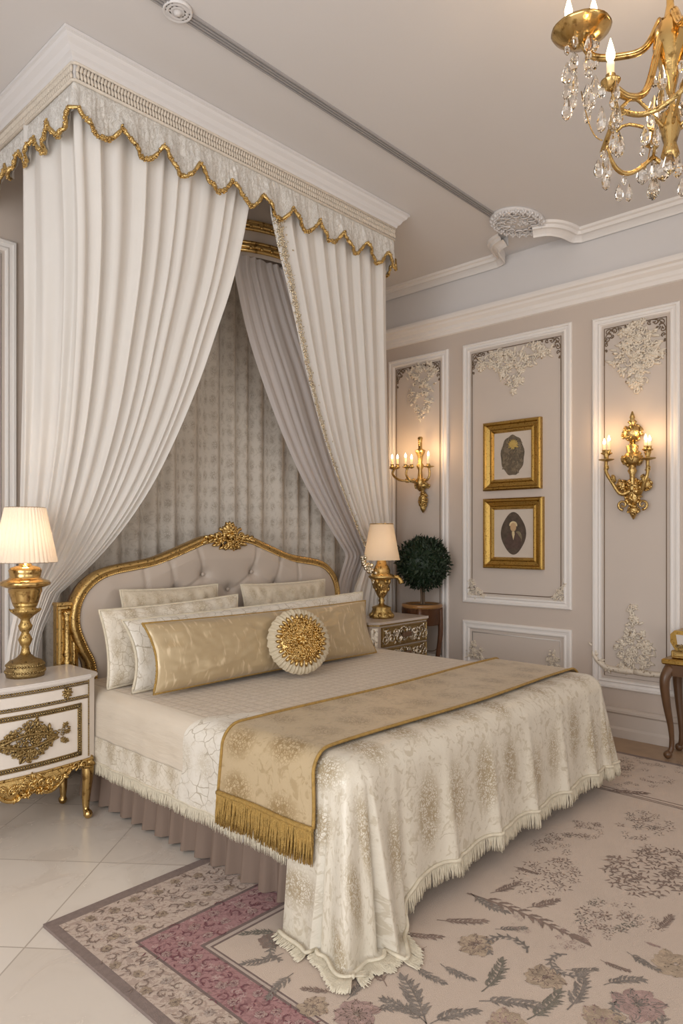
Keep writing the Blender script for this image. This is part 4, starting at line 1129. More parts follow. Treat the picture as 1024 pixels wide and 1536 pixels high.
for kx in (1.19, 1.54):
    b = MB(); zc = .65
    for k in range(9): petal(b, mpN, kx, zc, 2 * pi * k / 9, .034, .014, .012)
    b.ball(mpN(kx, zc, .016), .011, 8, 6); petal(b, mpN, kx, zc - .012, -pi / 2, .03, .014, .01)
    b.build('knob', M['brass_dark'], drw)
dm = MB(); dm.grid(lambda u, v: mpN(lerp(1.125, 1.60, u), lerp(.352, .565, v), .002), 16, 1); door = dm.build('door', M['ivory'], ns, smooth=False)
b = MB(); A0, A1, B0, B1 = 1.115, 1.608, .342, .575
for p0, p1 in (((A0, B0), (A1, B0)), ((A1, B0), (A1, B1)), ((A1, B1), (A0, B1)), ((A0, B1), (A0, B0))):
    beads(b, mpN, p0, p1, .006)
    for o in (.009, -.009):
        sx = lambda p: (p[0] + (o if p[0] == A0 else -o), p[1] + (o if p[1] == B0 else -o))
        q0, q1 = sx(p0), sx(p1); b.tube([mpN(lerp(q0[0], q1[0], k / 12), lerp(q0[1], q1[1], k / 12), .003) for k in range(13)], .0035, 5)
b.build('door_beading', M['brass_dark'], door)
b = MB(); mc = 1.355; mz = .462
def lens(a, c): return abs(c - mz) < .088 * (1 - (abs(a - mc) / .135) ** 1.3)
foliage_relief(b, mpN, lambda a, c: abs(a - mc) < .135 and lens(a, c), (mc - .135, mc + .135, mz - .09, mz + .09), 120, .026, .011, random.Random(41))
for sg in (-1, 1):
    for k in range(11):
        t = k / 10; a = lerp(-.12, .12, t); c = sg * .082 * (1 - (abs(a) / .135) ** 1.3); scroll(b, mpN, mc + a, mz + c, k, .017, 1.2, .005, sg, 0, 10, .01)
    b.tube([mpN(mc + lerp(-.13, .13, k / 12), mz + sg * .03 * math.sin(pi * k / 12), .012) for k in range(13)], .007, 6)
b.build('medallion', M['brass_dark'], door)
b = MB(); foliage_relief(b, mpN, lambda a, c: abs(a - 1.527) < .026 * (1.2 - abs(c - .465) / .05), (1.50, 1.555, .42, .512), 26, .016, .009, random.Random(42)); b.build('escutcheon', M['brass_dark'], door)
b = MB()
def apz(a):
    q = abs(a - NC) / .29
    return .212 + .062 * sstep(.25, .8, q) + .012 * math.cos(q * 9)
b.grid(lambda u, v: mpN(lerp(NX0 + .03, NX1 - .03, u), lerp(.302, apz(lerp(NX0 + .03, NX1 - .03, u)), v), .004 + .012 * math.sin(pi * v)), 40, 6)
b.grid(lambda u, v: (lerp(NX0 + .03, NX1 - .03, u), yf(lerp(NX0 + .03, NX1 - .03, u)) + .018, lerp(.302, apz(lerp(NX0 + .03, NX1 - .03, u)), v)), 40, 2)
b.tube([mpN(lerp(NX0 + .03, NX1 - .03, k / 40), apz(lerp(NX0 + .03, NX1 - .03, k / 40)), .006) for k in range(41)], .009, 6)
b.tube([mpN(lerp(NX0 + .02, NX1 - .02, k / 40), .302, .006) for k in range(41)], .007, 6)
for k in range(13):
    a = lerp(NX0 + .08, NX1 - .08, k / 12); scroll(b, mpN, a, (apz(a) + .302) / 2, k, .022, 1.1, .006, 1 if a > NC else -1, 0, 10, .018); petal(b, mpN, a + .02, (apz(a) + .30) / 2, (0 if a > NC else pi) + .4 * (-1) ** k, .04, .018, .02)
foliage_relief(b, mpN, lambda a, c: abs(a - NC) < .09, (NC - .09, NC + .09, .215, .285), 26, .026, .018, random.Random(43))
b.box((NX1 - .012, NYF + .03, .262), (NX1 + .004, NYB, .302)); b.box((NX0 - .004, NYF + .03, .262), (NX0 + .012, NYB, .302))
b.build('carved_apron', M['gold'], ns)
def cab_leg(x, y, z1, r0, out=(0, -1), h=None, mat='gold', par=None, spread=.03):
    ox, oy = out
    pts = [(x, y, z1), (x + ox * spread * .7, y + oy * spread * .7, z1 * .82), (x + ox * spread * .6, y + oy * spread * .6, z1 * .6), (x + ox * spread * .1, y + oy * spread * .1, z1 * .32), (x + ox * spread * .1, y + oy * spread * .1, z1 * .14), (x + ox * spread * .7, y + oy * spread * .7, .022)]
    q = catmull(pts, 20); b = MB(); rr = []
    for i in range(21):
        t = i / 20; rr.append(lerp(r0, r0 * .42, min(1, t * 1.25)) if t < .8 else lerp(r0 * .42, r0 * .62, (t - .8) / .2))
    b.tube(q, rr, 10); e = q[-1]
    b.ball((e.x + ox * .004, e.y + oy * .004, r0 * .62 + .0005), r0 * .62, 10, 7)
    return b
for (x, y) in ((NX1 - .035, NYF + .04), (NX0 + .035, NYF + .04), (NX1 - .035, NYB - .04), (NX0 + .035, NYB - .04)):
    b = cab_leg(x, y, .31, .036, (0, -1 if y < 3.4 else .2))
    if y < 3.4:
        mpl_ = lambda a, z, h: (a, y - .036 - h, z); scroll(b, mpl_, x, .265, 0, .024, 1.6, .007, 1, 0, 20, .004)
    b.build('leg', M['gold_smooth'], ns)

# ------------------------------------------------------------------ left lamp
LX, LY, LZ = 1.424, 3.43, .722; k_ = 3.3e-3
lamp = thing('table_lamp', 'gold urn table lamp with pleated cream shade standing on the ivory nightstand', 'lamp', (LX, LY, LZ), 'table lamps')
b = MB(); pf = [(26, 0), (27, 4), (27, 12), (25, 15), (26, 19), (22, 23), (14, 26), (8, 32)]
b.lathe([(r * k_, z * k_) for r, z in pf], (LX, LY, LZ), 40)
for z_, rr_ in ((8, 27), (17, 25.5)):
    for j in range(44): b.ball((LX + rr_ * k_ * math.cos(j * pi / 22), LY + rr_ * k_ * math.sin(j * pi / 22), LZ + z_ * k_), .0065, 6, 4)
b.build('foot', M['brass_dark'], lamp)
b = MB(); pf = [(8, 31), (6, 37), (5, 43), (8, 48), (10, 54), (7, 60), (5, 64), (8, 68), (10, 74), (7, 79), (6, 83), (11, 88), (15, 91), (20, 95), (21, 98), (14, 100), (16, 103), (18, 108)]
b.lathe([(r * k_, z * k_) for r, z in pf], (LX, LY, LZ), 28)
for j in range(10):
    an = j * pi / 5; b.blob((LX + 17 * k_ * math.cos(an), LY + 17 * k_ * math.sin(an), LZ + 95 * k_), ((.02 * math.cos(an), .02 * math.sin(an), .012), (-.012 * math.sin(an), .012 * math.cos(an), 0), (0, 0, .008)), 6, 4)
b.build('stem', M['gold_dark'], lamp)
b = MB(); pf = [(17, 106), (19, 112), (21, 120), (21.5, 122), (23, 124), (23, 130), (27, 131), (34, 134), (35, 137), (33, 140), (24, 143), (21, 146), (22, 152), (23, 156), (20, 160), (14, 162), (9, 163), (8, 170)]
b.lathe([(r * k_, z * k_) for r, z in pf], (LX, LY, LZ), 44, mod=lambda a, z, j: 1 + (.012 * math.cos(a * 22) if j < 4 else 0)); b.build('urn', M['gold_smooth'], lamp)
b = MB()
for j in range(12):
    an = j * pi / 6; b.tube([(LX + .02 * math.cos(an), LY + .02 * math.sin(an), LZ + 162 * k_), (LX + .02 * math.cos(an), LY + .02 * math.sin(an), LZ + 176 * k_)], .004, 6)
b.build('crystal_neck', M['crystal'], lamp)
z0, z1, r0, r1 = LZ + 168 * k_, LZ + 248 * k_, 43 * k_, 27 * k_
b = MB(); b.grid(lambda u, v: (LX + (lerp(r0, r1, v) + .006 * abs(math.cos(u * pi * 40)) ** .6 * (1.2 - .4 * v)) * math.cos(2 * pi * u), LY + (lerp(r0, r1, v) + .006 * abs(math.cos(u * pi * 40)) ** .6 * (1.2 - .4 * v)) * math.sin(2 * pi * u), lerp(z0, z1, v)), 368, 6, cu=True)
sh = b.build('lamp_shade', M['shade'], lamp, fix=False)
b = MB()
for z, r in ((z0, r0), (z1, r1)): b.tube([(LX + r * math.cos(j * pi / 24), LY + r * math.sin(j * pi / 24), z) for j in range(48)], .003, 5, True)
for j in range(3):
    an = j * 2 * pi / 3; b.tube([(LX, LY, z1 - .02), (LX + r1 * math.cos(an), LY + r1 * math.sin(an), z1)], .0015, 4)
b.tube([(LX, LY, LZ + 170 * k_), (LX, LY, z1 - .02)], .003, 6)
b.build('shade_binding', M['shadeline'], sh)
b = MB(); b.ball((LX, LY, lerp(z0, z1, .45)), .026, 12, 8); b.build('bulb', m_emit('lamp_bulb', (1, .8, .55), 6), lamp)
def point(x, y, z, e, col=(1, .66, .36), r=.03):
    l = bpy.data.lights.new('lamp_light', 'POINT'); l.energy = e; l.color = col; l.shadow_soft_size = r
    o = bpy.data.objects.new('lamp_light', l); COL.objects.link(o); o.location = (x, y, z); return o
LIGHTS = [(LX, LY, lerp(z0, z1, .45), 'lampL')]

# ------------------------------------------------------------------ right nightstand
DX0, DX1, DYF, DYB, DZ = 3.815, 4.455, 3.225, 3.575, .778
nr = thing('nightstand', 'small chest of drawers with lattice silvered fronts at the right of the bed', 'nightstand', ((DX0 + DX1) / 2, 3.4, 0), 'nightstands')
def plan2(o): return [(DX0 - o, DYB), (DX0 - o, DYF + .05), (DX0 + .05 - o * .4, DYF - o), (DX1 - .012 + o, DYF - o), (DX1 + o, DYF + .012 - o), (DX1 + o, DYB)]
b = MB(); b.prism(plan2(0), .14, DZ - .03, mpV); b.build('body', m_plain('beige_lacquer', (.47, .39, .32), .35), nr, smooth=False)
b = MB(); b.prism(plan2(.012), DZ - .018, DZ, mpV); b.build('top', m_plain('beige_top', (.56, .48, .42), .28), nr, smooth=False)
b = MB(); b.prism(plan2(.006), DZ - .03, DZ - .018, mpV); b.build('gilt_edge', M['brass_dark'], nr, smooth=False)
mpD = lambda a, z, h: (a, DYF - h, z)
m_latt = m_gold('silvered_lattice', (.72, .66, .56), (.2, .15, .1), .34, 60, .4, .6)
zt = DZ - .045
for hgt in (.135, .10, .12, .19):
    if zt - hgt < .15: break
    b = MB(); b.prism([(DX0 + .075, zt - hgt), (DX1 - .03, zt - hgt), (DX1 - .03, zt), (DX0 + .075, zt)], 0, .01, mpD)
    b.frame(DX0 + .07, DX1 - .025, zt - hgt - .004, zt + .004, [(0, 0), (0, .016), (.006, .018), (.012, .01)], mpD)
    d = b.build('drawer', M['brass_dark'], nr, smooth=False)
    b = MB(); nn_ = 13
    for j in range(nn_):
        a = lerp(DX0 + .10, DX1 - .055, j / (nn_ - 1)); scroll(b, mpD, a, zt - hgt / 2 + (.02 if j % 2 else -.02) * hgt / .135, j * 1.7, hgt * .28, 1.3, .006, 1 if j % 2 else -1, 0, 14, .014)
        petal(b, mpD, a, zt - hgt * .5, j * 2.1, hgt * .42, hgt * .16, .012); petal(b, mpD, a + .015, zt - hgt * .78, 1 + j, hgt * .3, hgt * .14, .012); petal(b, mpD, a - .01, zt - hgt * .2, 2 + j, hgt * .3, hgt * .14, .012)
    b.build('lattice', m_latt, d)
    b = MB(); b.box(((DX0 + DX1) / 2 - .03, DYF - .04, zt - hgt * .62), ((DX0 + DX1) / 2 + .07, DYF - .018, zt - hgt * .36), bev=.005); b.tube([mpD((DX0 + DX1) / 2 - .02, zt - hgt * .5, 0), mpD((DX0 + DX1) / 2 - .02, zt - hgt * .5, .03)], .005, 6); b.tube([mpD((DX0 + DX1) / 2 + .06, zt - hgt * .5, 0), mpD((DX0 + DX1) / 2 + .06, zt - hgt * .5, .03)], .005, 6)
    b.build('pull', M['chairwood'], d)
    zt -= hgt + .022
b = MB(); mq2 = lambda a, z, h: (DX0 + .05 * a - h * .7, DYF + .05 * (1 - a) - h * .7, z)
b.prism([(.15, .16), (.85, .16), (.85, .735), (.15, .735)], 0, .004, mq2)
for j in range(6): scroll(b, mq2, .5, .70 - j * .09, j, .03 * 1, 1.2, .005, 1, 0, 12, .004)
b.build('corner_mount', m_latt, nr)
for x in (DX0 + .05, DX1 - .04):
    for y in (DYF + .05, DYB - .04): cab_leg(x, y, .15, .024, (0, -1 if y < 3.4 else .2), spread=.015).build('leg', M['brass_dark'], nr)

# ------------------------------------------------------------------ right lamp
q = P(572, 925, Y=3.40); QX, QY, QZ = q.x, q.y, DZ; k2 = 5.1e-3
l2 = thing('table_lamp', 'ornate gold table lamp with plain cream cone shade on the small chest of drawers', 'lamp', (QX, QY, QZ), 'table lamps')
b = MB(); b.lathe([(r * k2, z * k2) for r, z in [(17, 0), (18, 3), (15, 8), (13, 13), (14, 16), (9, 18), (5, 20)]], (QX, QY, QZ), 28, mod=lambda a, z, j: 1 + .08 * math.cos(a * 6))
mfo = lambda a, z, h: (QX + a, QY - .085 - h, QZ + z)
for j in range(12):
    an = j * pi / 6; b.blob((QX + .075 * math.cos(an), QY + .075 * math.sin(an), QZ + .03), ((.026 * math.cos(an), .026 * math.sin(an), -.012), (-.016 * math.sin(an), .016 * math.cos(an), 0), (0, 0, .016)), 6, 4)
b.build('foot', M['gold_dark'], l2)
b = MB(); b.lathe([(r * k2, z * k2) for r, z in [(5, 19), (3.5, 23), (5, 26), (3.5, 29), (7, 34), (10, 41), (12, 50), (13, 56), (14, 58), (19, 60), (20, 62), (17, 65), (13, 67), (13, 72), (10, 78), (8, 80), (6, 88), (7, 92)]], (QX, QY, QZ), 28, mod=lambda a, z, j: 1 + (.05 * math.cos(a * 8) if 4 < j < 8 else 0))
for j in range(30):
    an = R_.uniform(0, 6.28); t = R_.random(); r = lerp(8, 13, t) * k2; z = lerp(36, 56, t) * k2
    b.blob((QX + r * math.cos(an), QY + r * math.sin(an), QZ + z), ((.014 * math.cos(an), .014 * math.sin(an), 0), (-.012 * math.sin(an), .012 * math.cos(an), 0), (0, 0, .02)), 5, 4)
b.build('urn', M['gold'], l2)
b = MB(); b.tube(catmull([(QX + .085, QY - .05, QZ + .31), (QX + .105, QY - .07, QZ + .31), (QX + .125, QY - .085, QZ + .285), (QX + .13, QY - .09, QZ + .262)], 12), [.014] * 4 + [.016] * 3 + [.02] * 3 + [.022] * 3, 8); b.build('spout', M['gold_dark'], l2)
b = MB(); rg = random.Random(51)
for j in range(46):
    t = rg.random(); c = Vector((QX - .05 - .09 * t + rg.gauss(0, .012), QY + .02 + .05 * t + rg.gauss(0, .012), QZ + .30 + .15 * t + rg.gauss(0, .015))); b.ball(c, rg.uniform(.008, .018), 6, 4)
b.tube(catmull([(QX - .06, QY + .02, QZ + .27), (QX - .10, QY + .04, QZ + .36), (QX - .14, QY + .07, QZ + .47), (QX - .06, QY + .03, QZ + .46)], 14), .007, 6)
b.build('crystal_cluster', m_gold('pale_gilt_glass', (.75, .68, .55), (.35, .28, .2), .25, 60, .3), l2)
z0, z1 = QZ + 87 * k2, QZ + 141 * k2; r0, r1 = 27.5 * k2, 17.5 * k2
b = MB(); b.grid(lambda u, v: (QX + lerp(r0, r1, v) * math.cos(2 * pi * u), QY + lerp(r0, r1, v) * math.sin(2 * pi * u), lerp(z0, z1, v)), 48, 6, cu=True)
sh = b.build('lamp_shade', M['shade2'], l2, fix=False)
b = MB(); b.tube([(QX + r1 * math.cos(j * pi / 24), QY + r1 * math.sin(j * pi / 24), z1) for j in range(48)], .004, 5, True)
for j in range(3):
    an = j * 2 * pi / 3; b.tube([(QX, QY, z1 - .03), (QX + r1 * math.cos(an), QY + r1 * math.sin(an), z1)], .002, 4)
b.tube([(QX, QY, QZ + 90 * k2), (QX, QY, z1 - .03)], .004, 6)
b.build('shade_binding', M['gold'], sh)
b = MB(); b.ball((QX, QY, lerp(z0, z1, .4)), .028, 12, 8); b.build('bulb', m_emit('lamp_bulb_warm', (1, .78, .5), 5), l2)
LIGHTS.append((QX, QY, lerp(z0, z1, .4), 'lampR'))

# ------------------------------------------------------------------ topiary on a wooden stand
TX, TY = 4.625, 3.40
st = thing('plant_stand', 'dark mahogany drum plant stand with curved legs beside the chest of drawers', 'plant stand', (TX, TY, 0))
zs = P(632, 905, X=TX).z
b = MB(); b.lathe([(.02, zs - .17), (.14, zs - .17), (.150, zs - .16), (.150, zs - .03), (.155, zs - .025)], (TX, TY, 0), 60, mod=lambda a, z, j: 1 + (.02 * math.cos(a * 30) if j in (2, 3) else 0)); b.build('drum', M['wood'], st)
b = MB(); b.lathe([(.15, zs - .035), (.165, zs - .03), (.168, zs - .012), (.160, zs), (.140, zs), (.134, zs - .02), (.02, zs - .022)], (TX, TY, 0), 48); b.build('rim', m_plain('honey_wood_rim', (.30, .15, .05), .28, bs=20, bstr=.1, var=.2), st)
for j in range(4):
    an = j * pi / 2 + .5; c, s_ = math.cos(an), math.sin(an)
    b = MB(); pts = catmull([(TX + .145 * c, TY + .145 * s_, zs - .03), (TX + .15 * c, TY + .15 * s_, zs - .25), (TX + .12 * c, TY + .12 * s_, zs * .4), (TX + .13 * c, TY + .13 * s_, .12), (TX + .16 * c, TY + .16 * s_, .012)], 20)
    b.tube(pts, [lerp(.024, .013, i / 20) for i in range(21)], 8); b.build('leg', M['wood'], st)
SZ = P(638, 845, X=4.60).z; SX, SY, SR = 4.60, 3.375, .222
tpy = thing('topiary_tree', 'round dark green topiary ball tree on the mahogany stand in the corner', 'plant', (TX, TY, zs - .02))
b = MB(); rg = random.Random(61)
b.blob((SX, SY, SZ), ((SR * .80, 0, 0), (0, SR * .80, 0), (0, 0, SR * .80)), 20, 14)
for j in range(2600):
    d = Vector((rg.gauss(0, 1), rg.gauss(0, 1), rg.gauss(0, 1))).normalized()
    rr_ = SR * rg.uniform(.76, 1.) * (1 + .16 * mnoise.noise(d * 3)); p = Vector((SX, SY, SZ)) + d * rr_
    if p.x > XW - .03: continue
    t1 = (d * .7 + Vector((rg.gauss(0, .6), rg.gauss(0, .6), rg.gauss(0, .6) + .25))).normalized(); t2 = t1.cross(d + Vector((.01, .02, 0))).normalized(); nn = t1.cross(t2)
    L = rg.uniform(.030, .050); W = L * .42
    vs = [p - t1 * L * .5, p - t2 * W * .5 + nn * .003, p + t1 * L * .6, p + t2 * W * .5 + nn * .003, p - nn * .002]
    b.add(vs, [(0, 1, 2, 4), (0, 4, 2, 3)], 0)
b.build('foliage', M['leaf'], tpy, fix=False, smooth=False)
b = MB()
for dx, dy in ((-.014, 0), (.012, .006), (.002, -.014)):
    b.tube(catmull([(TX + dx, TY + dy, zs - .03), (TX + dx * .8 + .004, TY + dy, zs + .06), (SX + dx, SY + dy + .01, SZ - SR * .75)], 10), .0095, 8)
b.build('trunk', M['bark'], tpy)
b = MB(); b.lathe([(.132, zs - .022), (.09, zs - .008), (.02, zs - .004)], (TX, TY, 0), 24); b.build('soil', M['bark'], tpy)

# ------------------------------------------------------------------ framed pictures
def picture(name, label, px0, px1, py0, py1, kind):
    a0, a1 = P(px1, 690, X=XW).y, P(px0, 690, X=XW).y; pm = (px0 + px1) / 2
    z0, z1 = P(pm, py1, X=XW).z, P(pm, py0, X=XW).z; ac, zc = (a0 + a1) / 2, (z0 + z1) / 2
    t = thing(name, label, 'picture', (XW, ac, z0), 'framed pictures')
    b = MB(); b.frame(a0, a1, z0, z1, [(0, .004), (0, .040), (.010, .050), (.022, .050), (.030, .038), (.058, .030), (.066, .038), (.076, .038), (.088, .018), (.088, .012)], MPR)
    b.prism([(a0 + .01, z0 + .01), (a1 - .01, z0 + .01), (a1 - .01, z1 - .01), (a0 + .01, z1 - .01)], .004, .008, MPR); b.build('frame', M['gold_frame'], t, smooth=False)
    b = MB(); b.prism([(a0 + .08, z0 + .08), (a1 - .08, z0 + .08), (a1 - .08, z1 - .08), (a0 + .08, z1 - .08)], .009, .014, MPR); pr_ = b.build('mount_board', m_plain('aged_paper_' + kind, (.60, .52, .44), .85, var=.06, vs=9), t, smooth=False)
    b = MB(); ra, rb = (a1 - a0) * .205, (z1 - z0) * .29
    wob = (lambda th: 1 + .03 * math.sin(th * 9)) if kind == 'ornament' else (lambda th: 1 + .04 * math.cos(th * 4))
    b.prism([(ac + ra * wob(2 * pi * k / 48) * math.cos(2 * pi * k / 48), zc + rb * wob(2 * pi * k / 48) * math.sin(2 * pi * k / 48)) for k in range(48)], .014, .0155, MPR)
    ov = b.build('oval_print', m_plain('oval_print_' + kind, (.10, .07, .048) if kind == 'bust' else (.15, .115, .075), .7, bs=70, bstr=.3, var=.4, vs=38), pr_, smooth=False)
    mo_ = lambda a, c, h: MPR(ac - a * 1.15, zc + c * 1.15, .0155 + h)
    if kind == 'bust':
        b = MB(); pale = 0
        b.prism([(-.055, -.10), (.05, -.105), (.06, -.04), (.03, .0), (.012, .012), (-.012, .012), (-.032, .0), (-.06, -.05)], 0, .0012, mo_, 1)
        b.prism([(-.009, .012), (.009, .012), (.011, -.008), (.001, -.045), (-.009, -.008)], .0012, .002, mo_, 2)
        b.prism([(.022 * math.cos(k * pi / 8), .042 + .030 * math.sin(k * pi / 8)) for k in range(16)], 0, .0022, mo_, 0)
        b.prism([(.030 * math.cos(k * pi / 8 - .25), .054 + .028 * math.sin(k * pi / 8 - .25)) for k in range(0, 10)], .0004, .0014, mo_, 2)
        b.prism([(.034 + .030 * math.cos(k * pi / 8), -.03 + .045 * math.sin(k * pi / 8)) for k in range(16)], 0, .0008, mo_, 3)
        b.build('portrait_figure', [m_plain('print_skin', (.50, .33, .18), .7), m_plain('print_coat', (.10, .06, .045), .7, var=.3, vs=40), m_plain('print_hair', (.68, .55, .32), .7, var=.2, vs=60), m_plain('print_drape', (.24, .19, .11), .7, var=.3, vs=40)], ov, smooth=False)
    else:
        b = MB(); rg = random.Random(71)
        foliage_relief(b, mo_, lambda a, c: (a / ra) ** 2 + (c / rb) ** 2 < .5, (-ra, ra, -rb, rb), 70, .024, .002, rg, mi=0)
        for k in range(11): petal(b, mo_, .006, rb * .42, pi / 2 + (k - 5) * .38, .05, .016, .003, 1)
        rosette(b, mo_, .004, rb * .36, .016, .004, 1)
        b.build('printed_ornament', [m_plain('print_sepia', (.22, .17, .11), .7, var=.3, vs=60), m_plain('print_gold', (.52, .36, .10), .6, var=.2)], ov)
picture('framed_picture', 'upper of two gilt framed pictures, with a dark oval leaf ornament', 728, 814, 631, 735, 'ornament')
picture('framed_picture', 'lower of two gilt framed pictures, with an oval portrait of a man', 728, 817, 747, 853, 'bust')

# ------------------------------------------------------------------ wall sconces
def candle(par, p, h, r=.011, lit=True):
    b = MB(); b.lathe([(r, 0), (r, h), (r * .6, h + .004)], p, 10); c = b.build('candle', M['candle'], par)
    b = MB(); b.lathe([(.002, 0), (.0085, .008), (.0095, .016), (.006, .028), (.001, .042)], (p[0], p[1], p[2] + h), 10); b.build('flame', M['flame'], c)
    b = MB(); b.lathe([(.006, -.022), (.022, -.012), (.024, -.006), (.013, -.004), (.014, .012), (.016, .014)], p, 14, mod=lambda a, z, j: 1 + .06 * math.cos(a * 6)); b.build('candle_cup', M['gold'], par)
def lumpy(b, c, rx, ry, rz, n, rnd, s):
    b.blob(c, ((rx * .8, 0, 0), (0, ry * .8, 0), (0, 0, rz * .85)), 12, 8)
    for k in range(n):
        d = Vector((rnd.gauss(0, 1), rnd.gauss(0, 1), rnd.gauss(0, 1))).normalized(); p = Vector(c) + Vector((d.x * rx, d.y * ry, d.z * rz)) * .85
        t1 = d.orthogonal().normalized(); t1.rotate(Matrix.Rotation(rnd.uniform(0, 6.28), 3, d)); t2 = d.cross(t1)
        b.blob(p, (t1 * s * rnd.uniform(.8, 1.7), t2 * s * .6, d * s * .6), 6, 4)
D1 = .075
sc = thing('wall_sconce', 'tall gilt two arm candle sconce on the wall panel above the console', 'sconce', tuple(P(948, 700, X=XW)), 'wall sconces')
S = lambda px, py, d=D1: P(px, py, X=XW - d)
c9 = S(948, 700); zy = lambda y: S(948, y).z; u9 = 4.55e-3
b = MB(); b.lathe([(3 * u9, zy(738)), (5 * u9, zy(734)), (3.5 * u9, zy(722)), (4 * u9, zy(712)), (7 * u9, zy(706)), (5 * u9, zy(703)), (9 * u9, zy(669)), (4 * u9, zy(666)), (5 * u9, zy(640)), (4 * u9, zy(636)), (7 * u9, zy(633)), (3 * u9, zy(629)), (4 * u9, zy(626)), (1 * u9, zy(617))], (c9.x, c9.y, 0), 16)
b.build('stem', M['gold'], sc)
rg = random.Random(81)
b = MB(); lumpy(b, (c9.x, c9.y, zy(650)), 15 * u9, 17 * u9, 15 * u9, 46, rg, .016); b.build('upper_knop', M['gold'], sc)
b = MB(); lumpy(b, (c9.x, c9.y, zy(688)), 14 * u9, 17 * u9, 14 * u9, 46, rg, .016); b.build('lower_knop', M['gold_dark'], sc)
b = MB(); cc = (c9.x + .03, c9.y, zy(740))
lumpy(b, (c9.x + .02, c9.y, zy(738)), .04, 14 * u9, 24 * u9, 50, rg, .019)
for sx in (-1, 1):
    lumpy(b, (c9.x + .02, c9.y + sx * 18 * u9, zy(727)), .03, 10 * u9, 10 * u9, 26, rg, .016)
    scroll(b, lambda a, c, h: (XW - .06 - h, c9.y + a, zy(757) + c), sx * .065, 0, -pi / 2, .035, 1.3, .011, sx, 0, 18, .01)
lumpy(b, (c9.x + .02, c9.y, zy(765)), .035, 10 * u9, 7 * u9, 24, rg, .014)
b.lathe([(.004, zy(779)), (.02, zy(773)), (.03, zy(768)), (.02, zy(762))], (c9.x + .02, c9.y, 0), 12)
b.build('backplate', M['gold'], sc)
for px, py, cands in ((909, 690, ((906, 674, 14), (913, 674, 20))), (971, 688, ((968, 668, 14), (974, 668, 12)))):
    e = S(px, py, .12); b = MB()
    b.tube(catmull([S(948, 735, .07), S(lerp(948, px, .45), 741, .09), S(lerp(948, px, .8), 722, .12), S(px, 708, .12), e], 18), [.014, .014, .014, .013, .013, .013, .012, .012, .012, .012, .012, .012, .012, .011, .011, .011, .011, .011, .011], 8)
    rg2 = random.Random(82 + px); lumpy(b, S(lerp(948, px, .72), 718, .12), .018, .018, .03, 12, rg2, .011); lumpy(b, S(px, 702, .12), .016, .016, .022, 10, rg2, .01)
    b.lathe([(.01, -.012), (.05, 0), (.052, .004), (.014, .006), (.018, .03), (.024, .045), (.014, .05), (.018, .062), (.022, .066)], tuple(e), 18)
    arm = b.build('arm', M['gold_dark'], sc)
    for cx_, cy_, hh in cands: candle(arm, tuple(S(cx_, cy_ + 4, .12)), hh * u9 * .8, .010)
    LIGHTS.append((XW - .15, e.y, S(px, 650).z, 'sc'))
u6 = 5.7e-3
s2 = thing('wall_sconce', 'gilt five candle sconce on the wall between the bed curtain and the framed pictures', 'sconce', tuple(P(630, 720, X=XW)), 'wall sconces')
c6 = S(630, 720, .09); zy = lambda y: S(630, y, .09).z
b = MB(); b.lathe([(2 * u6, zy(737)), (6 * u6, zy(728)), (8 * u6, zy(722)), (4 * u6, zy(717)), (3 * u6, zy(705)), (6 * u6, zy(699)), (3 * u6, zy(694)), (4 * u6, zy(685)), (7 * u6, zy(679)), (8 * u6, zy(676)), (3 * u6, zy(673)), (3 * u6, zy(662)), (4 * u6, zy(657)), (2 * u6, zy(655))], (c6.x, c6.y, 0), 14, mod=lambda a, z, j: 1 + .08 * math.cos(a * 5)); b.build('stem', M['gold'], s2)
b = MB(); rg = random.Random(91)
lumpy(b, (c6.x + .03, c6.y, zy(728)), .06, 13 * u6, 7 * u6, 30, rg, .018); b.tube([(c6.x + .03, c6.y, zy(726)), (c6.x + .035, c6.y, zy(742))], .016, 8); lumpy(b, (c6.x + .04, c6.y, zy(750)), .04, 7 * u6, 14 * u6, 40, rg, .016)
b.lathe([(.004, zy(769)), (.022, zy(764)), (.03, zy(757))], (c6.x + .04, c6.y, 0), 12); b.build('backplate', M['gold_dark'], s2)
for px, py, d, cy, cands in ((591, 703, .17, 697, ((588, 14), (596, 14))), (611, 701, .20, 697, ((608, 16), (617, 13))), (643, 700, .12, 696, ((642, 18),))):
    e = S(px, py, d); b = MB()
    b.tube(catmull([S(630, 727, .08), S(lerp(630, px, .35), 722, lerp(.08, d, .5)), S(lerp(630, px, .8), 720, d), S(px - (2 if px < 630 else -1), 712, d), e], 16), .010, 8)
    lumpy(b, S(lerp(630, px, .5), 721, lerp(.08, d, .6)), .018, .02, .018, 10, random.Random(px), .011)
    b.lathe([(.008, -.01), (.045, 0), (.046, .004), (.012, .006), (.016, .016)], tuple(e), 16); arm = b.build('arm', M['gold'], s2)
    for cx_, hh in cands: candle(arm, tuple(S(cx_, cy + 2, d)), hh * u6 * .75, .010)
    LIGHTS.append((XW - d - .03, e.y, S(px, 675).z, 'sc'))

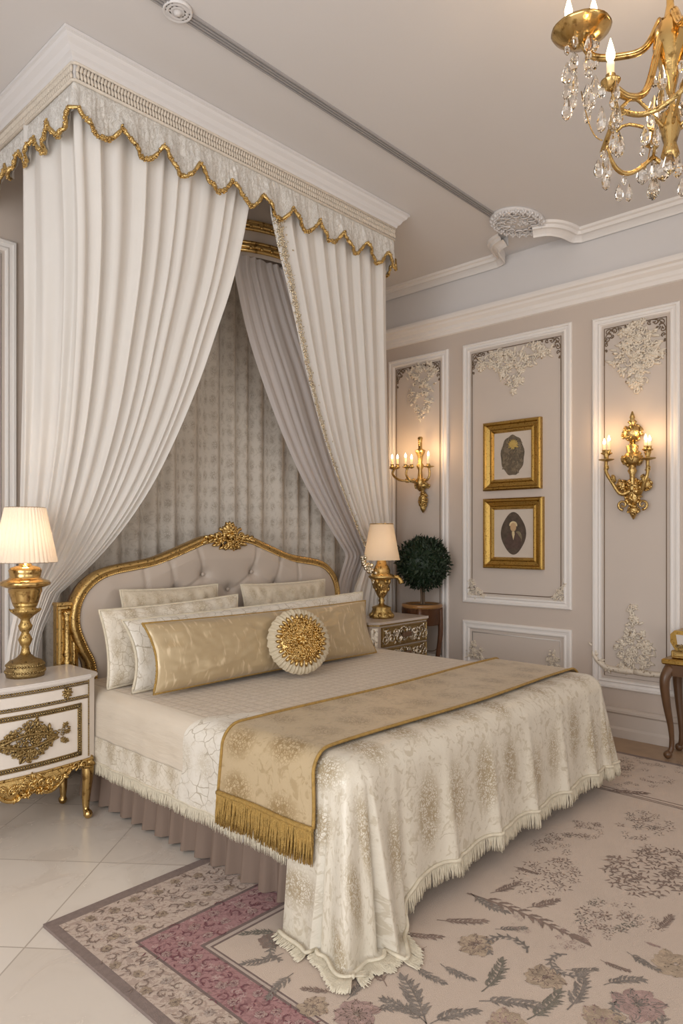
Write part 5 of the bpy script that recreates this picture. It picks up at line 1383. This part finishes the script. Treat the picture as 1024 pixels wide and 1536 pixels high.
# ------------------------------------------------------------------ chandelier
HX, HY2 = 2.475, .785
ch = thing('chandelier', 'gilt chandelier with lit candles and crystal drops hanging from the ceiling', 'chandelier', (HX, HY2, 3.0))
def cyl(r, an, z): c, s_ = math.cos(an), math.sin(an); return Vector((HX + r * (c * RX + s_ * FX), HY2 + r * (c * RY + s_ * FY), z))
b = MB(); b.lathe([(.008, 2.66), (.03, 2.69), (.02, 2.73), (.035, 2.78), (.028, 2.84), (.016, 2.90), (.035, 2.99), (.055, 3.06), (.05, 3.12), (.02, 3.16), (.012, 3.2), (.012, 3.52), (.05, 3.53), (.075, 3.57), (.08, ZC - .001)], (HX, HY2, 0), 24); b.build('stem', M['gold_smooth'], ch)
dropm = MB(); dropm.lathe([(.002, 0), (.005, -.006), (.012, -.022), (.019, -.042), (.021, -.054), (.016, -.068), (.004, -.078)], (0, 0, 0), 8)
dropm.flat = set(range(len(dropm.f)))
bead = MB(); bead.lathe([(.002, 0), (.012, -.008), (.017, -.02), (.012, -.032), (.002, -.04)], (0, 0, 0), 8); bead.flat = set(range(len(bead.f)))
protos = {}
def hang(kind, p, s_=1., an=0.):
    if kind not in protos:
        o = (dropm if kind == 'd' else bead).build('crystal_drop' if kind == 'd' else 'crystal_bead', M['crystal'], None, origin=(0, 0, 0)); protos[kind] = o
    else: o = protos[kind].copy(); COL.objects.link(o)
    o.parent = ch; o.location = Vector(p) - Vector(ch.location); o.scale = (s_, s_ * .7, s_); o.rotation_euler = (0, 0, an)
    return o
def string(p, n, rnd, s_=1.):
    """vertical string of crystals: beads then a pear drop"""
    z = p.z
    for k in range(n - 1): hang('b' if rnd.random() < .5 else 'd', (p.x, p.y, z), s_ * rnd.uniform(.85, 1.1), rnd.uniform(0, 3)); z -= .062 * s_
    hang('d', (p.x, p.y, z), s_ * 1.1, rnd.uniform(0, 3))
rg = random.Random(101)
for k in range(6):
    low = k % 2 == 0
    an = math.radians((200, 150, 320, 270, 80, 30)[k])
    R1, zc_ = (.25, 2.885) if low else (.29, 3.20)
    pts = [cyl(.03, an, 3.14), cyl(.055, an, 3.03), cyl(R1 * .42, an, zc_ - .0), cyl(R1 * .72, an, zc_ - .035), cyl(R1, an, zc_ - .012)] if low else [cyl(.03, an, 3.16), cyl(.08, an, 3.08), cyl(R1 * .55, an, zc_ - .12), cyl(R1 * .85, an, zc_ - .09), cyl(R1, an, zc_ - .02)]
    q = catmull(pts, 26); b = MB(); b.tube(q, .0125, 8)
    for o in (-1, 1):
        side = Vector((-math.sin(an) * RX + math.cos(an) * FX, -math.sin(an) * RY + math.cos(an) * FY, 0)) * .010 * o
        b.tube([p + side for p in q], .006, 6)
    arm = b.build('arm', M['gold_smooth'], ch)
    e = cyl(R1, an, zc_)
    if low:
        b = MB(); b.lathe([(.008, -.03), (.02, -.02), (.03, -.004), (.032, 0), (.014, .004), (.016, .02)], tuple(e), 18); b.build('bobeche', M['gold_smooth'], arm)
        for j in range(3):
            a2 = j * 2.1 + k; string(e + Vector((.028 * math.cos(a2), .028 * math.sin(a2), -.015)), 2 + (j == 0), rg)
    else:
        b = MB(); b.lathe([(.012, -.035), (.03, -.03), (.07, -.012), (.098, .012), (.104, .02), (.098, .022), (.06, .004), (.014, .002), (.018, .02)], tuple(e), 36, mod=lambda a, z, j: 1 + .008 * math.cos(a * 10)); b.build('bobeche', M['gold_smooth'], arm)
        for j in range(6):
            a2 = j * pi / 3 + k; string(e + Vector((.048 * math.cos(a2), .048 * math.sin(a2), -.025)), 3 + (j % 2), rg)
    for da in ((0,) if low else (-.045, .045)):
        p = e + Vector((da * RX, da * RY, .015)); b = MB(); b.lathe([(.012, 0), (.012, .045), (.008, .05)], tuple(p), 12); cn = b.build('candle', M['candle'], arm)
        b = MB(); b.lathe([(.006, .048), (.013, .06), (.014, .075), (.008, .10), (.001, .125)], tuple(p), 12); b.build('candle_bulb', M['flame'], cn)
    LIGHTS.append((e.x, e.y, e.z + .09, 'ch'))
# lower gilt hoop with swags
b = MB(); nS = 6
for k in range(nS):
    a0, a1 = 2 * pi * k / nS + .35, 2 * pi * (k + 1) / nS + .35
    b.tube([cyl(.215 + .0 * j, lerp(a0, a1, j / 12), 2.80 - .065 * math.sin(pi * j / 12)) for j in range(13)], .0085, 8)
    b.tube(catmull([cyl(.215, a0, 2.80), cyl(.15, a0, 2.85), cyl(.06, a0, 2.80), cyl(.03, a0, 2.78)], 10), .006, 6)
b.build('lower_hoop', M['gold'], ch)
for k in range(6):
    b = MB(); an = math.radians((200, 150, 320, 270, 80, 30)[k]); low = k % 2 == 0; R1 = .25 if low else .29; zz = 2.86 if low else 3.0
    b.tube([cyl(lerp(R1, .215, t / 8), an + .2 * t / 8, lerp(zz, 2.78, t / 8) - .05 * math.sin(pi * t / 8)) for t in range(9)], .0022, 5); b.build('chain', M['gold'], ch)
for k in range(nS):
    a0 = 2 * pi * k / nS + .35
    string(cyl(.215, a0, 2.79), 2, rg); am = a0 + pi / nS
    p = cyl(.215, am, 2.728)
    for dx in (-.018, .018): hang('d', (p.x + dx * RX, p.y + dx * RY, p.z - .03), .85, dx * 40)
    hang('b', (p.x, p.y, p.z), .9, 0)
for k in range(5): string(cyl(.05, k * 1.256, 2.98), 2, rg, 1.1)
for k in range(3): string(cyl(.025, k * 2.1, 2.70), 1, rg, 1.)

# ------------------------------------------------------------------ console at the right edge
KX0, KX1, KY1, KY0, KZ = 4.555, 4.835, 1.50, .45, .60
co = thing('console_table', 'low walnut console table with cabriole legs and gilt edge against the right wall', 'console', ((KX0 + KX1) / 2, (KY0 + KY1) / 2, .006))
b = MB(); b.box((KX0, KY0, KZ), (KX1, KY1, KZ + .035), bev=.008); b.build('gilt_top', M['gold_frame'], co, smooth=False)
b = MB(); b.box((KX0 + .015, KY0 + .02, KZ - .07), (KX1, KY1 - .02, KZ)); b.build('apron', M['chairwood'], co, smooth=False)
for x, ox in ((KX0 + .045, -1), (KX1 - .04, .3)):
    for y, oy in ((KY1 - .045, .6), (KY0 + .045, -.6)):
        b = MB(); s_ = .045
        q = catmull([(x, y, KZ - .02), (x + ox * s_ * .9, y + oy * s_ * .9, KZ - .10), (x + ox * s_ * .6, y + oy * s_ * .6, KZ - .25), (x, y, .20), (x - ox * .006, y - oy * .006, .08), (x + ox * .02, y + oy * .02, .032)], 24)
        b.tube(q, [lerp(.036, .015, min(1, i / 17)) if i < 18 else .016 for i in range(25)], 10)
        e = q[-1]; b.blob((e.x, e.y, .006 + .0265), ((.026, 0, 0), (0, .026, 0), (0, 0, .026)), 10, 7); b.build('leg', M['chairwood'], co)
gb = P(1008, 970, X=4.66)
cz = KZ + .035
cas = thing('gilt_casket', 'small gilt casket with rounded lid standing on the console at the right edge', 'casket', (4.69, 1.33, cz))
b = MB(); b.box((4.61, 1.21, cz), (4.77, 1.46, cz + .05), bev=.008); b.frame(1.22, 1.45, cz + .008, cz + .045, [(0, .0), (0, .008), (.006, .008), (.01, 0)], lambda a, z, h: (4.61 - h, a, z)); b.build('base', M['gold_dark'], cas, smooth=False)
b = MB(); b.prism([(1.235, cz + .05), (1.435, cz + .05), (1.465, cz + .10), (1.465, cz + .15), (1.44, cz + .175), (1.23, cz + .175), (1.205, cz + .15), (1.205, cz + .10)], -.15, 0, lambda a, z, h: (4.62 - h, a, z)); b.build('body', M['gold_frame'], cas, smooth=False)
b = MB(); mck = lambda a, z, h: (4.62 - h, a, z)
b.prism([(1.25, cz + .085), (1.42, cz + .085), (1.43, cz + .15), (1.24, cz + .15)], 0, .004, mck); b.build('inset_panel', m_plain('pearl_inset', (.62, .57, .52), .25), cas, smooth=False)
b = MB(); foliage_relief(b, mck, lambda a, c: True, (1.25, 1.42, cz + .055, cz + .085), 26, .02, .006, random.Random(5)); b.build('lattice', M['brass_dark'], cas)

# ------------------------------------------------------------------ light
E = {'lampL': 6, 'lampR': 4, 'sc': 1.1, 'ch': 1.6}
for x, y, z, k in LIGHTS: point(x, y, z, E[k], (1, .62, .30) if k == 'sc' else (1, .70, .42), .02 if k == 'sc' else .03)
def area(loc, rot, sx, sy, e, col):
    l = bpy.data.lights.new('window_daylight', 'AREA'); l.shape = 'RECTANGLE'; l.size = sx; l.size_y = sy; l.energy = e; l.color = col
    o = bpy.data.objects.new('window_daylight', l); COL.objects.link(o); o.location = loc; o.rotation_euler = rot
area((XL - .25, .5, 1.75), (0, -pi / 2, 0), 2.7, 3.5, 140, (.97, .985, 1))
area((0, YF - .25, 1.75), (pi / 2, 0, 0), 2.1, 2.8, 34, (1, .96, .91))  # added soft fill, entering through the first unseen front window
area((3.0, YF - .25, 1.75), (pi / 2, 0, 0), 2.5, 2.8, 20, (1, .94, .87))  # weaker added fill at the other unseen front window
w = bpy.data.worlds.new('daylight'); scene.world = w; w.use_nodes = True
w.node_tree.nodes['Background'].inputs[0].default_value = (.97, .98, 1, 1); w.node_tree.nodes['Background'].inputs[1].default_value = .6

# ------------------------------------------------------------------ camera
cam = bpy.data.cameras.new('camera'); co_ = bpy.data.objects.new('camera', cam); COL.objects.link(co_)
cam.sensor_fit = 'AUTO'; cam.sensor_width = 36; cam.lens = 36 * FPX / 1536; cam.shift_y = (HOR - 768) / 1536; cam.clip_start = .05
co_.location = (0, 0, CAMH); co_.rotation_euler = (pi / 2, 0, TH - pi / 2)
scene.camera = co_
vs = scene.view_settings; scene.display_settings.display_device = 'sRGB'
vs.view_transform = 'Standard'; vs.look = 'None'; vs.gamma = 1; vs.use_curve_mapping = False; vs.exposure = 0.07
for o in scene.objects:
    if '_o' in o: del o['_o']
